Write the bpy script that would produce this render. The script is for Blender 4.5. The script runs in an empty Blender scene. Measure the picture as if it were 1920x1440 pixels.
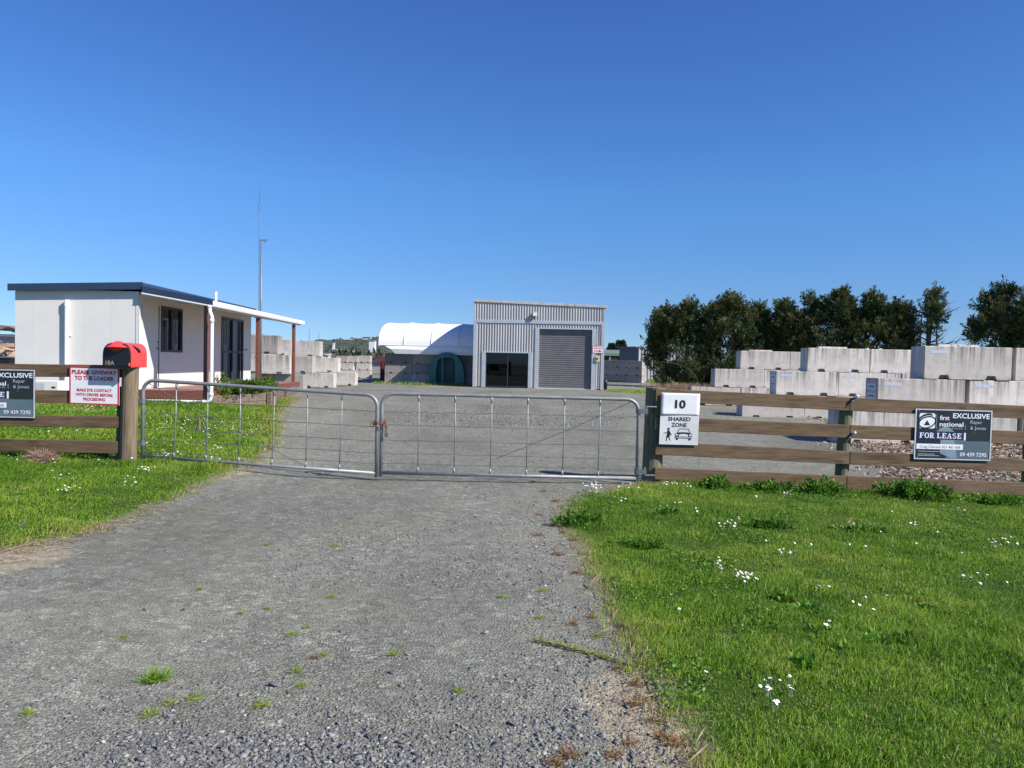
import bpy, bmesh, math, random
import numpy as np
from mathutils import Vector, Matrix

S = bpy.context.scene
COL = S.collection
rnd = random.Random(7)
RNG = np.random.default_rng(11)
RAD = math.radians

# ------------------------------------------------------------------ camera, light, exposure
CAM_H, FPX = 1.6, 1400.0
CROT = Matrix.Rotation(RAD(90 - 1.637), 3, 'X') @ Matrix.Rotation(RAD(1.25), 3, 'Z')
cd = bpy.data.cameras.new('camera')
cam = bpy.data.objects.new('camera', cd)
COL.objects.link(cam)
cam.matrix_world = Matrix.Translation((0, 0, CAM_H)) @ CROT.to_4x4()
cd.sensor_width = 36.0
cd.lens = 36.0 * FPX / 1920.0
cd.clip_end = 6000
cd.clip_start = 0.05
S.camera = cam

TO_SUN = Vector((1.0, -0.55, 0.92)).normalized()
EL = math.asin(TO_SUN.z)
AZ = math.atan2(TO_SUN.x, TO_SUN.y)
W = bpy.data.worlds.new('World')
S.world = W
W.use_nodes = True
nt = W.node_tree
bg = nt.nodes['Background']
sky = nt.nodes.new('ShaderNodeTexSky')
sky.sky_type = 'NISHITA'
sky.sun_disc = False
sky.sun_elevation = EL
sky.sun_rotation = AZ
sky.altitude = 1200
sky.air_density = 1.0
sky.dust_density = 0.0
sky.ozone_density = 3.0
# deepen the clear-sky colour the way the camera recorded it, by height above the horizon
stc = nt.nodes.new('ShaderNodeTexCoord'); sxyz = nt.nodes.new('ShaderNodeSeparateXYZ'); nt.links.new(stc.outputs['Generated'], sxyz.inputs[0])
srp = nt.nodes.new('ShaderNodeValToRGB'); nt.links.new(sxyz.outputs['Z'], srp.inputs[0])
for i, (p, c) in enumerate([(0.0, (0.29, 0.43, 0.70)), (0.07, (0.30, 0.42, 0.62)), (0.22, (0.33, 0.56, 0.80)), (0.42, (0.31, 0.51, 0.85)), (0.8, (0.34, 0.52, 0.80))]):
    e_ = srp.color_ramp.elements[i] if i < 2 else srp.color_ramp.elements.new(p)
    e_.position = p; e_.color = (*c, 1)
tn = nt.nodes.new('ShaderNodeMix'); tn.data_type = 'RGBA'; tn.blend_type = 'MULTIPLY'; tn.inputs[0].default_value = 1.0
nt.links.new(sky.outputs[0], tn.inputs[6]); nt.links.new(srp.outputs[0], tn.inputs[7]); nt.links.new(tn.outputs[2], bg.inputs[0])
bg.inputs[1].default_value = 0.12
sl = bpy.data.lights.new('sun', 'SUN')
sl.energy = 4.5
sl.angle = RAD(0.53)
sl.color = (1.0, 0.935, 0.86)
so = bpy.data.objects.new('sun', sl)
COL.objects.link(so)
so.rotation_euler = (-TO_SUN).to_track_quat('-Z', 'Y').to_euler()
so.location = (30, -20, 40)
S.view_settings.view_transform = 'Standard'
S.view_settings.look = 'None'
S.view_settings.exposure = 0.65
S.view_settings.gamma = 1.0
S.cycles.max_bounces = 8
S.cycles.transparent_max_bounces = 12

# ------------------------------------------------------------------ pixel -> place
O = Vector((0, 0, CAM_H))
def ray(px, py): return CROT @ Vector(((px - 960) / FPX, -(py - 720) / FPX, -1.0))
def G(px, py, z=0.0):
    d = ray(px, py); return O + d * ((z - CAM_H) / d.z)
def P(px, py, Y):
    d = ray(px, py); return O + d * (Y / d.y)
def PL(px, py, p0, n):
    d = ray(px, py); return O + d * ((Vector(p0) - O).dot(n) / d.dot(n))
def sm(t):
    t = np.clip(t, 0, 1); return t * t * (3 - 2 * t)
def gz(x, y):
    x = np.asarray(x, float); y = np.asarray(y, float)
    m = 0.45 * sm((-x - 3.7) / 4.2) * sm((33 - y) / 8) * sm((y - 8) / 9)
    m = m + 0.10 * sm((-x - 2.6) / 2.2) * sm((15 - y) / 5)
    m = m - 0.12 * sm((x - 1.5) / 5.5) * sm((26 - y) / 9)
    return m
def gzf(x, y): return float(gz(x, y))
def GH(px, py):
    z = 0.0
    for _ in range(12):
        p = G(px, py, z); z = 0.5 * z + 0.5 * gzf(p.x, p.y)
    return G(px, py, z)

# ------------------------------------------------------------------ objects
def wloc(o):
    v = Vector((0, 0, 0))
    while o is not None:
        v += o.location; o = o.parent
    return v
def tag(o, label=None, cat=None, group=None, kind=None):
    if label: o['label'] = label
    if cat: o['category'] = cat
    if group: o['group'] = group
    if kind: o['kind'] = kind
    return o
def thing(name, label, cat, loc, group=None):
    o = bpy.data.objects.new(name, None)
    o.empty_display_size = 0.2
    COL.objects.link(o); o.location = Vector(loc)
    return tag(o, label, cat, group)

class MB:
    def __init__(s): s.v = []; s.f = []
    def add(s, vs, fs):
        k = len(s.v); s.v += [Vector(v) for v in vs]; s.f += [[i + k for i in f] for f in fs]; return s
    def poly(s, pts): return s.add(pts, [list(range(len(pts)))])
    def obox(s, o, a, b, c):
        o, a, b, c = map(Vector, (o, a, b, c))
        vs = [o, o + a, o + a + b, o + b, o + c, o + a + c, o + a + b + c, o + b + c]
        return s.add(vs, [[0, 3, 2, 1], [4, 5, 6, 7], [0, 1, 5, 4], [1, 2, 6, 5], [2, 3, 7, 6], [3, 0, 4, 7]])
    def box(s, c, size):
        c = Vector(c); x, y, z = size
        return s.obox(c - Vector((x, y, z)) / 2, (x, 0, 0), (0, y, 0), (0, 0, z))
    def prism(s, pts, ext):
        pts = [Vector(p) for p in pts]; ext = Vector(ext); n = len(pts)
        fs = [list(range(n))[::-1], list(range(n, 2 * n))]
        fs += [[i, (i + 1) % n, n + (i + 1) % n, n + i] for i in range(n)]
        return s.add(pts + [p + ext for p in pts], fs)
    def tube(s, pts, r, n=8, closed=False, cap=True):
        pts = [Vector(p) for p in pts]; m = len(pts)
        rs = r if isinstance(r, (list, tuple)) else [r] * m
        vs = []; prev = None
        for i, p in enumerate(pts):
            if closed: t = pts[(i + 1) % m] - pts[i - 1]
            else: t = pts[min(i + 1, m - 1)] - pts[max(i - 1, 0)]
            t.normalize()
            if prev is None:
                a = t.cross(Vector((0, 0, 1)))
                if a.length < 1e-3: a = t.cross(Vector((1, 0, 0)))
            else: a = prev - t * prev.dot(t)
            a.normalize(); prev = a; b = t.cross(a)
            for k in range(n):
                th = 2 * math.pi * k / n
                vs.append(p + (a * math.cos(th) + b * math.sin(th)) * rs[i])
        fs = []
        for i in range(m if closed else m - 1):
            j = (i + 1) % m
            for k in range(n):
                k2 = (k + 1) % n
                fs.append([i * n + k, i * n + k2, j * n + k2, j * n + k])
        if cap and not closed:
            fs.append(list(range(n))[::-1]); fs.append([(m - 1) * n + k for k in range(n)])
        return s.add(vs, fs)
    def text(s, body, size, o, ux, uy, width=None, bold=0.0, align='LEFT', shear=0.0):
        cu = bpy.data.curves.new('t', 'FONT'); cu.body = body; cu.size = size; cu.offset = bold * size
        cu.resolution_u = 3
        ob = bpy.data.objects.new('t', cu)
        me = bpy.data.meshes.new_from_object(ob)
        vs = [v.co.copy() for v in me.vertices]; fs = [list(p.vertices) for p in me.polygons]
        bpy.data.objects.remove(ob); bpy.data.meshes.remove(me); bpy.data.curves.remove(cu)
        if not vs: return s
        x0 = min(v.x for v in vs); x1 = max(v.x for v in vs)
        k = (width / (x1 - x0)) if width else 1.0
        w = (x1 - x0) * k
        sh = {'LEFT': 0, 'CENTER': -w / 2, 'RIGHT': -w}[align]
        return s.add([Vector(o) + ux * ((v.x - x0) * k + sh + v.y * shear) + uy * v.y for v in vs], fs)
    def build(s, name, mat, parent=None, smooth=False, bevel=0.0, origin=None, seg=2):
        off = wloc(parent) if parent is not None else Vector(origin or (0, 0, 0))
        me = bpy.data.meshes.new(name)
        me.from_pydata([v - off for v in s.v], [], s.f)
        bm = bmesh.new(); bm.from_mesh(me)
        bmesh.ops.recalc_face_normals(bm, faces=bm.faces); bm.to_mesh(me); bm.free()
        me.materials.append(mat)
        if smooth:
            me.polygons.foreach_set('use_smooth', [True] * len(me.polygons))
        o = bpy.data.objects.new(name, me); COL.objects.link(o)
        if parent is not None: o.parent = parent
        else: o.location = off
        if bevel:
            b = o.modifiers.new('edge', 'BEVEL'); b.width = bevel; b.segments = seg; b.limit_method = 'ANGLE'; b.angle_limit = RAD(35)
        return o

def np_obj(name, verts, faces, mat, attrs=None, parent=None, origin=(0, 0, 0), smooth=False):
    off = np.array(wloc(parent) if parent is not None else origin, float)
    me = bpy.data.meshes.new(name)
    nf, k = faces.shape
    me.vertices.add(len(verts)); me.vertices.foreach_set('co', (verts - off).astype(np.float32).ravel())
    me.loops.add(nf * k); me.loops.foreach_set('vertex_index', faces.astype(np.int32).ravel())
    me.polygons.add(nf); me.polygons.foreach_set('loop_start', np.arange(0, nf * k, k, dtype=np.int32))
    me.update(calc_edges=True)
    if smooth: me.polygons.foreach_set('use_smooth', np.ones(nf, dtype=bool))
    for an, av in (attrs or {}).items():
        a = me.attributes.new(an, 'FLOAT', 'POINT'); a.data.foreach_set('value', np.asarray(av, np.float32))
    me.materials.append(mat)
    o = bpy.data.objects.new(name, me); COL.objects.link(o)
    if parent is not None: o.parent = parent
    else: o.location = Vector(origin)
    return o

# ------------------------------------------------------------------ materials
class NT:
    def __init__(s, name):
        s.m = bpy.data.materials.new(name); s.m.use_nodes = True
        s.t = s.m.node_tree; s.b = s.t.nodes['Principled BSDF']; s.out = s.t.nodes['Material Output']
        s.tc = None
    def n(s, ty, **kw):
        nd = s.t.nodes.new('ShaderNode' + ty)
        for k, v in kw.items():
            if k.startswith('_'): setattr(nd, k[1:], v)
            else: s.set(nd.inputs[k.replace('__', ' ')], v)
        return nd
    def set(s, inp, v):
        if hasattr(v, 'is_output') or isinstance(v, bpy.types.NodeSocket): s.t.links.new(v, inp)
        else: inp.default_value = v
    def co(s, scale=(1, 1, 1), rand=False):
        tc = s.n('TexCoord'); v = tc.outputs['Object']
        if rand:
            oi = s.n('ObjectInfo'); mu = s.n('Math', _operation='MULTIPLY'); s.set(mu.inputs[0], oi.outputs['Random']); mu.inputs[1].default_value = 57.0
            ad = s.n('VectorMath', _operation='ADD'); s.set(ad.inputs[0], v); s.set(ad.inputs[1], mu.outputs[0]); v = ad.outputs[0]
        mp = s.n('Mapping'); s.set(mp.inputs['Vector'], v); mp.inputs['Scale'].default_value = scale
        return mp.outputs[0]
    def noise(s, vec, scale, detail=4, rough=0.55):
        nd = s.n('TexNoise'); s.set(nd.inputs['Vector'], vec); nd.inputs['Scale'].default_value = scale
        nd.inputs['Detail'].default_value = detail; nd.inputs['Roughness'].default_value = rough
        return nd.outputs['Fac']
    def ramp(s, fac, stops, interp='LINEAR'):
        nd = s.n('ValToRGB'); s.set(nd.inputs['Fac'], fac); cr = nd.color_ramp; cr.interpolation = interp
        while len(cr.elements) < len(stops): cr.elements.new(0.5)
        for e, (p, c) in zip(cr.elements, stops):
            e.position = p; e.color = (*c, 1) if isinstance(c, (tuple, list)) and len(c) == 3 else ((c, c, c, 1) if not isinstance(c, (tuple, list)) else c)
        return nd.outputs['Color']
    def mix(s, fac, a, b, mode='MIX'):
        nd = s.n('Mix', _data_type='RGBA', _blend_type=mode)
        s.set(nd.inputs[0], fac)
        for i, v in ((6, a), (7, b)):
            s.set(nd.inputs[i], (*v, 1) if isinstance(v, (tuple, list)) and len(v) == 3 else v)
        return nd.outputs[2]
    def bump(s, h, strength=0.3, dist=0.01):
        nd = s.n('Bump'); s.set(nd.inputs['Height'], h); nd.inputs['Strength'].default_value = strength; nd.inputs['Distance'].default_value = dist
        s.set(s.b.inputs['Normal'], nd.outputs[0])
    def col(s, v): s.set(s.b.inputs['Base Color'], v)

def mat(name, c, rough=0.6, var=0.12, scale=4.0, bump=0.0, bscale=40, metal=0.0, dirt=None, dirtamt=0.5, stretch=(1, 1, 1), spec=0.5):
    t = NT(name); v = t.co(stretch, rand=True)
    f = t.noise(v, scale, 5)
    lo = tuple(x * (1 - var) for x in c); hi = tuple(min(1, x * (1 + var)) for x in c)
    base = t.ramp(f, [(0.3, lo), (0.7, hi)])
    if dirt:
        d = t.noise(v, scale * 2.3, 6, 0.65)
        base = t.mix(t.ramp(d, [(0.5, 0.0), (0.72, dirtamt)]), base, dirt)
    t.col(base)
    t.b.inputs['Roughness'].default_value = rough; t.b.inputs['Metallic'].default_value = metal
    t.b.inputs['Specular IOR Level'].default_value = spec
    if bump: t.bump(t.noise(v, bscale, 4), bump, 0.01)
    return t.m

def glass(name, tint=(0.6, 0.65, 0.7), gloss=(0.9, 0.93, 1.0)):
    t = NT(name); tr = t.n('BsdfTransparent'); tr.inputs[0].default_value = (*tint, 1)
    gl = t.n('BsdfGlossy'); gl.inputs[0].default_value = (*gloss, 1); gl.inputs['Roughness'].default_value = 0.03
    fr = t.n('Fresnel'); fr.inputs[0].default_value = 1.55
    mx = t.n('MixShader'); t.set(mx.inputs[0], fr.outputs[0]); t.set(mx.inputs[1], tr.outputs[0]); t.set(mx.inputs[2], gl.outputs[0])
    t.set(t.out.inputs['Surface'], mx.outputs[0]); return t.m

def wood(name, a, b, knot=(0.06, 0.035, 0.02), axis='X', grey=0.3, rough=0.8):
    t = NT(name)
    st = {'X': (1, 14, 14), 'Z': (14, 14, 1), 'Y': (14, 1, 14)}[axis]
    v = t.co(st, rand=True); v2 = t.co((1, 1, 1), rand=True)
    g = t.noise(v, 2.2, 8, 0.65)
    base = t.ramp(g, [(0.28, a), (0.5, tuple((x + y) / 2 for x, y in zip(a, b))), (0.72, b)])
    big = t.noise(v2, 1.6, 4)
    base = t.mix(t.ramp(big, [(0.42, 0.0), (0.7, grey)]), base, (0.175, 0.138, 0.092))
    kn = t.n('TexVoronoi', _feature='F1'); t.set(kn.inputs['Vector'], t.co({'X': (1.4, 5, 5), 'Z': (5, 5, 1.4), 'Y': (5, 1.4, 5)}[axis], rand=True)); kn.inputs['Scale'].default_value = 1.0
    base = t.mix(t.ramp(kn.outputs['Distance'], [(0.05, 0.85), (0.16, 0.0)]), base, knot)
    dk = t.noise(t.co({'X': (0.7, 5, 5), 'Z': (5, 5, .7), 'Y': (5, .7, 5)}[axis], rand=True), 2.0, 5, 0.6)
    base = t.mix(t.ramp(dk, [(0.52, 0.0), (0.7, 0.6)]), base, tuple(x * 0.5 for x in a))
    t.col(base); t.b.inputs['Roughness'].default_value = rough
    t.bump(g, 0.5, 0.006)
    return t.m

M = {}
M['galv'] = mat('galvanised_pipe', (0.27, 0.28, 0.285), 0.5, 0.18, 6, metal=0.35, dirt=(0.25, 0.22, 0.19), dirtamt=0.35)
M['galv_dark'] = mat('dark_galvanised', (0.16, 0.18, 0.19), 0.5, 0.2, 9, metal=0.4)
M['wire'] = mat('fence_wire', (0.15, 0.155, 0.155), 0.5, 0.2, 9, metal=0.3)
M['rust'] = mat('rusty_steel', (0.20, 0.065, 0.03), 0.85, 0.35, 30, bump=0.4, bscale=200)
M['brass'] = mat('dull_brass', (0.35, 0.30, 0.22), 0.45, 0.2, 20, metal=0.6)
M['board'] = wood('fence_board_wood', (0.056, 0.034, 0.017), (0.200, 0.126, 0.064))
M['post'] = wood('post_wood', (0.105, 0.076, 0.042), (0.265, 0.20, 0.12), axis='Z', grey=0.5)
M['post_green'] = wood('treated_post_wood', (0.08, 0.08, 0.045), (0.20, 0.19, 0.11), axis='Z', grey=0.3)
M['sleeper'] = wood('sleeper_wood', (0.10, 0.07, 0.055), (0.27, 0.20, 0.16), grey=0.5)
M['redwood'] = mat('red_brown_stain', (0.175, 0.062, 0.045), 0.55, 0.18, 3, stretch=(1, 1, 6), dirt=(0.16, 0.09, 0.07), dirtamt=0.3)
M['deck'] = wood('deck_boards', (0.25, 0.12, 0.085), (0.40, 0.23, 0.17), axis='Y', grey=0.2)
M['white'] = mat('white_paint', (0.69, 0.672, 0.635), 0.45, 0.03, 2, dirt=(0.55, 0.53, 0.49), dirtamt=0.18)
M['white_pvc'] = mat('white_pipe', (0.82, 0.82, 0.83), 0.3, 0.03, 3)
M['navy'] = mat('dark_blue_roof', (0.020, 0.044, 0.092), 0.55, 0.1, 3)
M['frame_dark'] = mat('dark_aluminium', (0.028, 0.036, 0.055), 0.35, 0.1, 5)
M['soffit'] = mat('soffit_white', (0.72, 0.72, 0.71), 0.6, 0.05, 3)
M['glass'] = glass('window_glass', (0.75, 0.77, 0.78))
M['glass_dark'] = glass('tinted_glass', (0.012, 0.014, 0.018), (0.75, 0.8, 0.9))
M['curtain'] = mat('curtain_cloth', (0.80, 0.78, 0.74), 0.9, 0.08, 4)
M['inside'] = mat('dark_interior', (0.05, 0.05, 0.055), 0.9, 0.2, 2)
M['red'] = mat('red_plastic', (0.80, 0.065, 0.06), 0.32, 0.06, 5, dirt=(0.62, 0.18, 0.16), dirtamt=0.25)
M['black'] = mat('black_plastic', (0.010, 0.011, 0.014), 0.42, 0.2, 9)
M['silver'] = mat('silver_numerals', (0.55, 0.52, 0.42), 0.3, 0.1, 30, metal=0.5)
M['sign_white'] = mat('sign_white', (0.76, 0.77, 0.78), 0.28, 0.04, 6, dirt=(0.5, 0.5, 0.48), dirtamt=0.2)
M['sign_red'] = mat('sign_red', (0.50, 0.018, 0.04), 0.4, 0.06, 9)
M['sign_black'] = mat('sign_black', (0.012, 0.012, 0.014), 0.4, 0.1, 9)
M['sign_metal'] = mat('reflective_sheeting', (0.66, 0.66, 0.67), 0.25, 0.08, 3, metal=0.05, dirt=(0.5, 0.5, 0.5), dirtamt=0.25)
M['lease_dark'] = mat('sign_navy', (0.016, 0.024, 0.036), 0.3, 0.15, 5)
M['lease_blue'] = mat('sign_slate_blue', (0.10, 0.15, 0.19), 0.22, 0.2, 3)
M['lease_mid'] = mat('sign_slate_pale', (0.19, 0.27, 0.32), 0.22, 0.2, 3)
M['lease_bar'] = mat('sign_bar', (0.022, 0.026, 0.030), 0.3, 0.1, 5)
M['lease_strip'] = mat('sign_blue_strip', (0.015, 0.024, 0.085), 0.3, 0.1, 5)
M['print'] = mat('sign_print', (0.78, 0.80, 0.83), 0.4, 0.03, 9)
M['print_grey'] = mat('sign_print_grey', (0.42, 0.45, 0.47), 0.4, 0.03, 9)
M['alu'] = mat('pale_frame', (0.62, 0.66, 0.70), 0.35, 0.06, 9, metal=0.3)
M['fabric'] = mat('white_fabric', (0.80, 0.80, 0.79), 0.6, 0.04, 1.2, dirt=(0.62, 0.61, 0.50), dirtamt=0.25)
M['fabric_seam'] = mat('fabric_seam', (0.62, 0.62, 0.61), 0.7, 0.05, 3)
M['teal'] = mat('green_plastic', (0.017, 0.125, 0.118), 0.35, 0.2, 2)
M['teal_dark'] = mat('dark_green_plastic', (0.012, 0.06, 0.055), 0.5, 0.2, 2)
M['steel_wall'] = mat('zinc_cladding', (0.40, 0.40, 0.395), 0.42, 0.14, 0.9, metal=0.25, dirt=(0.30, 0.25, 0.19), dirtamt=0.35, stretch=(1.5, 1.5, 0.3))
M['flash'] = mat('zinc_flashing', (0.46, 0.50, 0.54), 0.40, 0.07, 2, metal=0.2, dirt=(0.36, 0.30, 0.23), dirtamt=0.25)
M['cap'] = mat('weathered_barge', (0.48, 0.45, 0.40), 0.6, 0.25, 3, dirt=(0.2, 0.15, 0.11), dirtamt=0.6)
M['roller'] = mat('roller_steel', (0.155, 0.155, 0.155), 0.45, 0.1, 1.5, metal=0.25, dirt=(0.24, 0.23, 0.21), dirtamt=0.4)
M['yellow'] = mat('yellow_plastic', (0.66, 0.58, 0.26), 0.5, 0.1, 20)
M['cream'] = mat('cream_plastic', (0.62, 0.55, 0.48), 0.5, 0.1, 20)
M['barn'] = mat('barn_cladding', (0.52, 0.52, 0.53), 0.45, 0.15, 0.6, metal=0.2, dirt=(0.25, 0.23, 0.2), dirtamt=0.4)
M['barn_side'] = mat('barn_side', (0.10, 0.12, 0.135), 0.6, 0.15, 0.5)  # dark tone with the shade of the barn's left end painted in
M['green_roof'] = mat('green_roofing', (0.16, 0.21, 0.17), 0.5, 0.1, 0.5)
M['dark_red'] = mat('dark_red_steel', (0.16, 0.022, 0.016), 0.6, 0.2, 1.0)
M['grey_far'] = mat('far_grey', (0.30, 0.30, 0.29), 0.7, 0.15, 0.2)
M['white_far'] = mat('far_white', (0.66, 0.66, 0.65), 0.6, 0.06, 0.2)
M['brown_far'] = mat('far_brown_roof', (0.24, 0.16, 0.125), 0.7, 0.12, 0.4)
M['slate'] = mat('far_dark_roof', (0.035, 0.035, 0.045), 0.6, 0.15, 0.4)
M['timber'] = wood('pale_timber', (0.36, 0.22, 0.13), (0.68, 0.50, 0.36), grey=0.15)
M['sticker'] = mat('pale_blue_sticker', (0.58, 0.62, 0.66), 0.5, 0.08, 30)
M['sticker_ink'] = mat('blue_ink', (0.18, 0.23, 0.32), 0.6, 0.1, 30)
M['stamp'] = mat('faded_blue_stamp', (0.46, 0.52, 0.62), 0.8, 0.2, 40)
M['bark'] = wood('tree_bark', (0.06, 0.045, 0.035), (0.16, 0.125, 0.10), axis='Z', grey=0.3)
M['steel_mast'] = mat('mast_steel', (0.20, 0.205, 0.21), 0.5, 0.15, 3, metal=0.4)
M['sandstone'] = mat('loose_stone', (0.23, 0.235, 0.235), 0.85, 0.3, 60, bump=0.5, bscale=150)

def concrete(name, c):
    t = NT(name); v = t.co((1, 1, 1), rand=True); oi = t.n('ObjectInfo')
    f = t.noise(v, 3.0, 6, 0.6)
    base = t.ramp(f, [(0.3, tuple(x * 0.86 for x in c)), (0.7, tuple(min(1, x * 1.08) for x in c))])
    # pink/cool cast, block by block
    base = t.mix(t.ramp(oi.outputs['Random'], [(0.0, 0.0), (1.0, 0.6)]), base, (0.46, 0.40, 0.37))
    # dark algae runs from the top edge
    tc = t.n('TexCoord'); sp = t.n('SeparateXYZ'); t.set(sp.inputs[0], tc.outputs['Object'])
    st = t.noise(t.co((7, 7, 0.25), rand=True), 1.5, 5, 0.7)
    hz = t.n('MapRange'); t.set(hz.inputs['Value'], sp.outputs['Z']); hz.inputs['From Min'].default_value = 0.1; hz.inputs['From Max'].default_value = 0.78
    ml = t.n('Math', _operation='MULTIPLY'); t.set(ml.inputs[0], t.ramp(st, [(0.42, 0.0), (0.62, 1.0)])); t.set(ml.inputs[1], hz.outputs[0])
    big = t.noise(t.co((0.6, 0.6, 0.4), rand=True), 1.2, 2)
    m2 = t.n('Math', _operation='MULTIPLY'); t.set(m2.inputs[0], ml.outputs[0]); t.set(m2.inputs[1], t.ramp(big, [(0.34, 0.25), (0.60, 1.0)]))
    base = t.mix(m2.outputs[0], base, (0.12, 0.11, 0.085))
    rv = t.n('Math', _operation='MULTIPLY'); t.set(rv.inputs[0], oi.outputs['Random']); rv.inputs[1].default_value = 7.31
    fr_ = t.n('Math', _operation='FRACT'); t.set(fr_.inputs[0], rv.outputs[0])
    base = t.mix(1.0, base, t.ramp(fr_.outputs[0], [(0.0, 0.74), (0.5, 0.92), (1.0, 1.08)]), 'MULTIPLY')
    fo = t.noise(t.co((2, 2, 2), rand=True), 2.2, 5, 0.7)
    base = t.mix(t.ramp(fo, [(0.52, 0.0), (0.72, 0.5)]), base, (0.26, 0.235, 0.19))
    ft = t.n('MapRange'); t.set(ft.inputs['Value'], sp.outputs['Z']); ft.inputs['From Min'].default_value = 0.14; ft.inputs['From Max'].default_value = 0.0
    m3 = t.n('Math', _operation='MULTIPLY'); t.set(m3.inputs[0], ft.outputs[0]); t.set(m3.inputs[1], t.ramp(t.noise(v, 5, 4), [(0.4, 0.0), (0.65, 0.55)]))
    base = t.mix(m3.outputs[0], base, (0.16, 0.125, 0.095))
    t.col(base); t.b.inputs['Roughness'].default_value = 0.85
    t.bump(t.noise(v, 45, 5, 0.7), 0.35, 0.008)
    return t.m
M['conc'] = concrete('pale_concrete', (0.73, 0.69, 0.625))
M['conc_old'] = concrete('weathered_concrete', (0.44, 0.415, 0.365))
M['conc_brown'] = concrete('brown_stained_concrete', (0.17, 0.145, 0.12))  # darker brown tone for the middle and top courses under the fabric roof

def ground_mat():
    t = NT('grey_gravel'); v = t.co()
    vo = t.n('TexVoronoi', _feature='F1'); t.set(vo.inputs['Vector'], v); vo.inputs['Scale'].default_value = 62.0
    vo2 = t.n('TexVoronoi', _feature='F1'); t.set(vo2.inputs['Vector'], v); vo2.inputs['Scale'].default_value = 150.0
    sx = t.n('SeparateColor'); t.set(sx.inputs[0], vo.outputs['Color'])
    sx2 = t.n('SeparateColor'); t.set(sx2.inputs[0], vo2.outputs['Color'])
    c1 = t.ramp(sx.outputs[0], [(0.0, (0.100, 0.100, 0.098)), (0.45, (0.195, 0.192, 0.180)), (0.8, (0.270, 0.262, 0.240)), (0.96, (0.34, 0.335, 0.32)), (1.0, (0.52, 0.52, 0.51))])
    c2 = t.ramp(sx2.outputs[0], [(0.0, (0.100, 0.099, 0.094)), (0.6, (0.215, 0.210, 0.193)), (1.0, (0.33, 0.33, 0.31))])
    patch = t.noise(v, 1.1, 5, 0.6)
    base = t.mix(t.ramp(patch, [(0.40, 0.15), (0.60, 0.85)]), c1, c2)
    gap = t.ramp(vo.outputs['Distance'], [(0.35, 1.0), (0.75, 0.66)])
    base = t.mix(0.6, base, gap, 'MULTIPLY')
    fines = t.noise(v, 0.55, 6, 0.65)
    base = t.mix(t.ramp(fines, [(0.46, 0.0), (0.70, 0.55)]), base, (0.225, 0.212, 0.182))
    tr = t.noise(t.co((0.9, 0.12, 1)), 1.0, 3)
    base = t.mix(t.ramp(tr, [(0.38, 0.35), (0.6, 0.0)]), base, (0.150, 0.150, 0.148))
    at = t.n('Attribute', _attribute_name='soil'); so_ = t.noise(v, 9, 6, 0.7)
    mm = t.n('Math', _operation='MULTIPLY_ADD'); t.set(mm.inputs[0], at.outputs['Fac']); mm.inputs[1].default_value = 1.25; mm.inputs[2].default_value = -0.62
    ad = t.n('Math', _operation='ADD'); t.set(ad.inputs[0], mm.outputs[0]); t.set(ad.inputs[1], so_)
    soilc = t.ramp(t.noise(v, 30, 5, 0.7), [(0.3, (0.21, 0.175, 0.135)), (0.7, (0.36, 0.305, 0.245))])
    base = t.mix(t.ramp(ad.outputs[0], [(0.45, 0.0), (0.62, 0.85)]), base, soilc)
    ag = t.n('Attribute', _attribute_name='pasture')
    gc = t.ramp(t.noise(v, 0.3, 6, 0.7), [(0.3, (0.05, 0.085, 0.022)), (0.7, (0.12, 0.145, 0.05))])
    mg = t.n('Math', _operation='ADD'); t.set(mg.inputs[0], ag.outputs['Fac']); t.set(mg.inputs[1], t.noise(v, 0.8, 6, 0.7))
    base = t.mix(t.ramp(mg.outputs[0], [(0.75, 0.0), (0.95, 1.0)]), base, gc)
    mot = t.ramp(t.noise(v, 3.2, 7, 0.72), [(0.28, 0.80), (0.5, 1.0), (0.74, 1.20)])
    base = t.mix(1.0, base, mot, 'MULTIPLY')
    vf = t.n('TexVoronoi', _feature='F1'); t.set(vf.inputs['Vector'], v); vf.inputs['Scale'].default_value = 17.0
    sf_ = t.n('SeparateColor'); t.set(sf_.inputs[0], vf.outputs['Color'])
    base = t.mix(0.55, base, t.ramp(sf_.outputs[0], [(0.0, 0.72), (0.55, 1.0), (0.9, 1.18), (1.0, 1.7)]), 'MULTIPLY')
    damp = t.noise(t.co((1, .6, 1)), 0.35, 5, 0.6)
    base = t.mix(1.0, base, t.ramp(damp, [(0.36, 0.82), (0.50, 1.02), (0.66, 1.18)]), 'MULTIPLY')
    base = t.mix(1.0, base, (1.17, 1.19, 1.03), 'MULTIPLY')
    t.col(base); t.b.inputs['Roughness'].default_value = 0.9; t.b.inputs['Specular IOR Level'].default_value = 0.25
    hh = t.n('Math', _operation='MULTIPLY_ADD'); t.set(hh.inputs[0], vo.outputs['Distance']); hh.inputs[1].default_value = -1.0
    t.set(hh.inputs[2], sx.outputs[1])
    h2 = t.n('Math', _operation='MULTIPLY_ADD'); t.set(h2.inputs[0], vo2.outputs['Distance']); h2.inputs[1].default_value = -0.5; t.set(h2.inputs[2], hh.outputs[0])
    t.bump(h2.outputs[0], 0.85, 0.010)
    return t.m
M['gravel'] = ground_mat()

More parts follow.
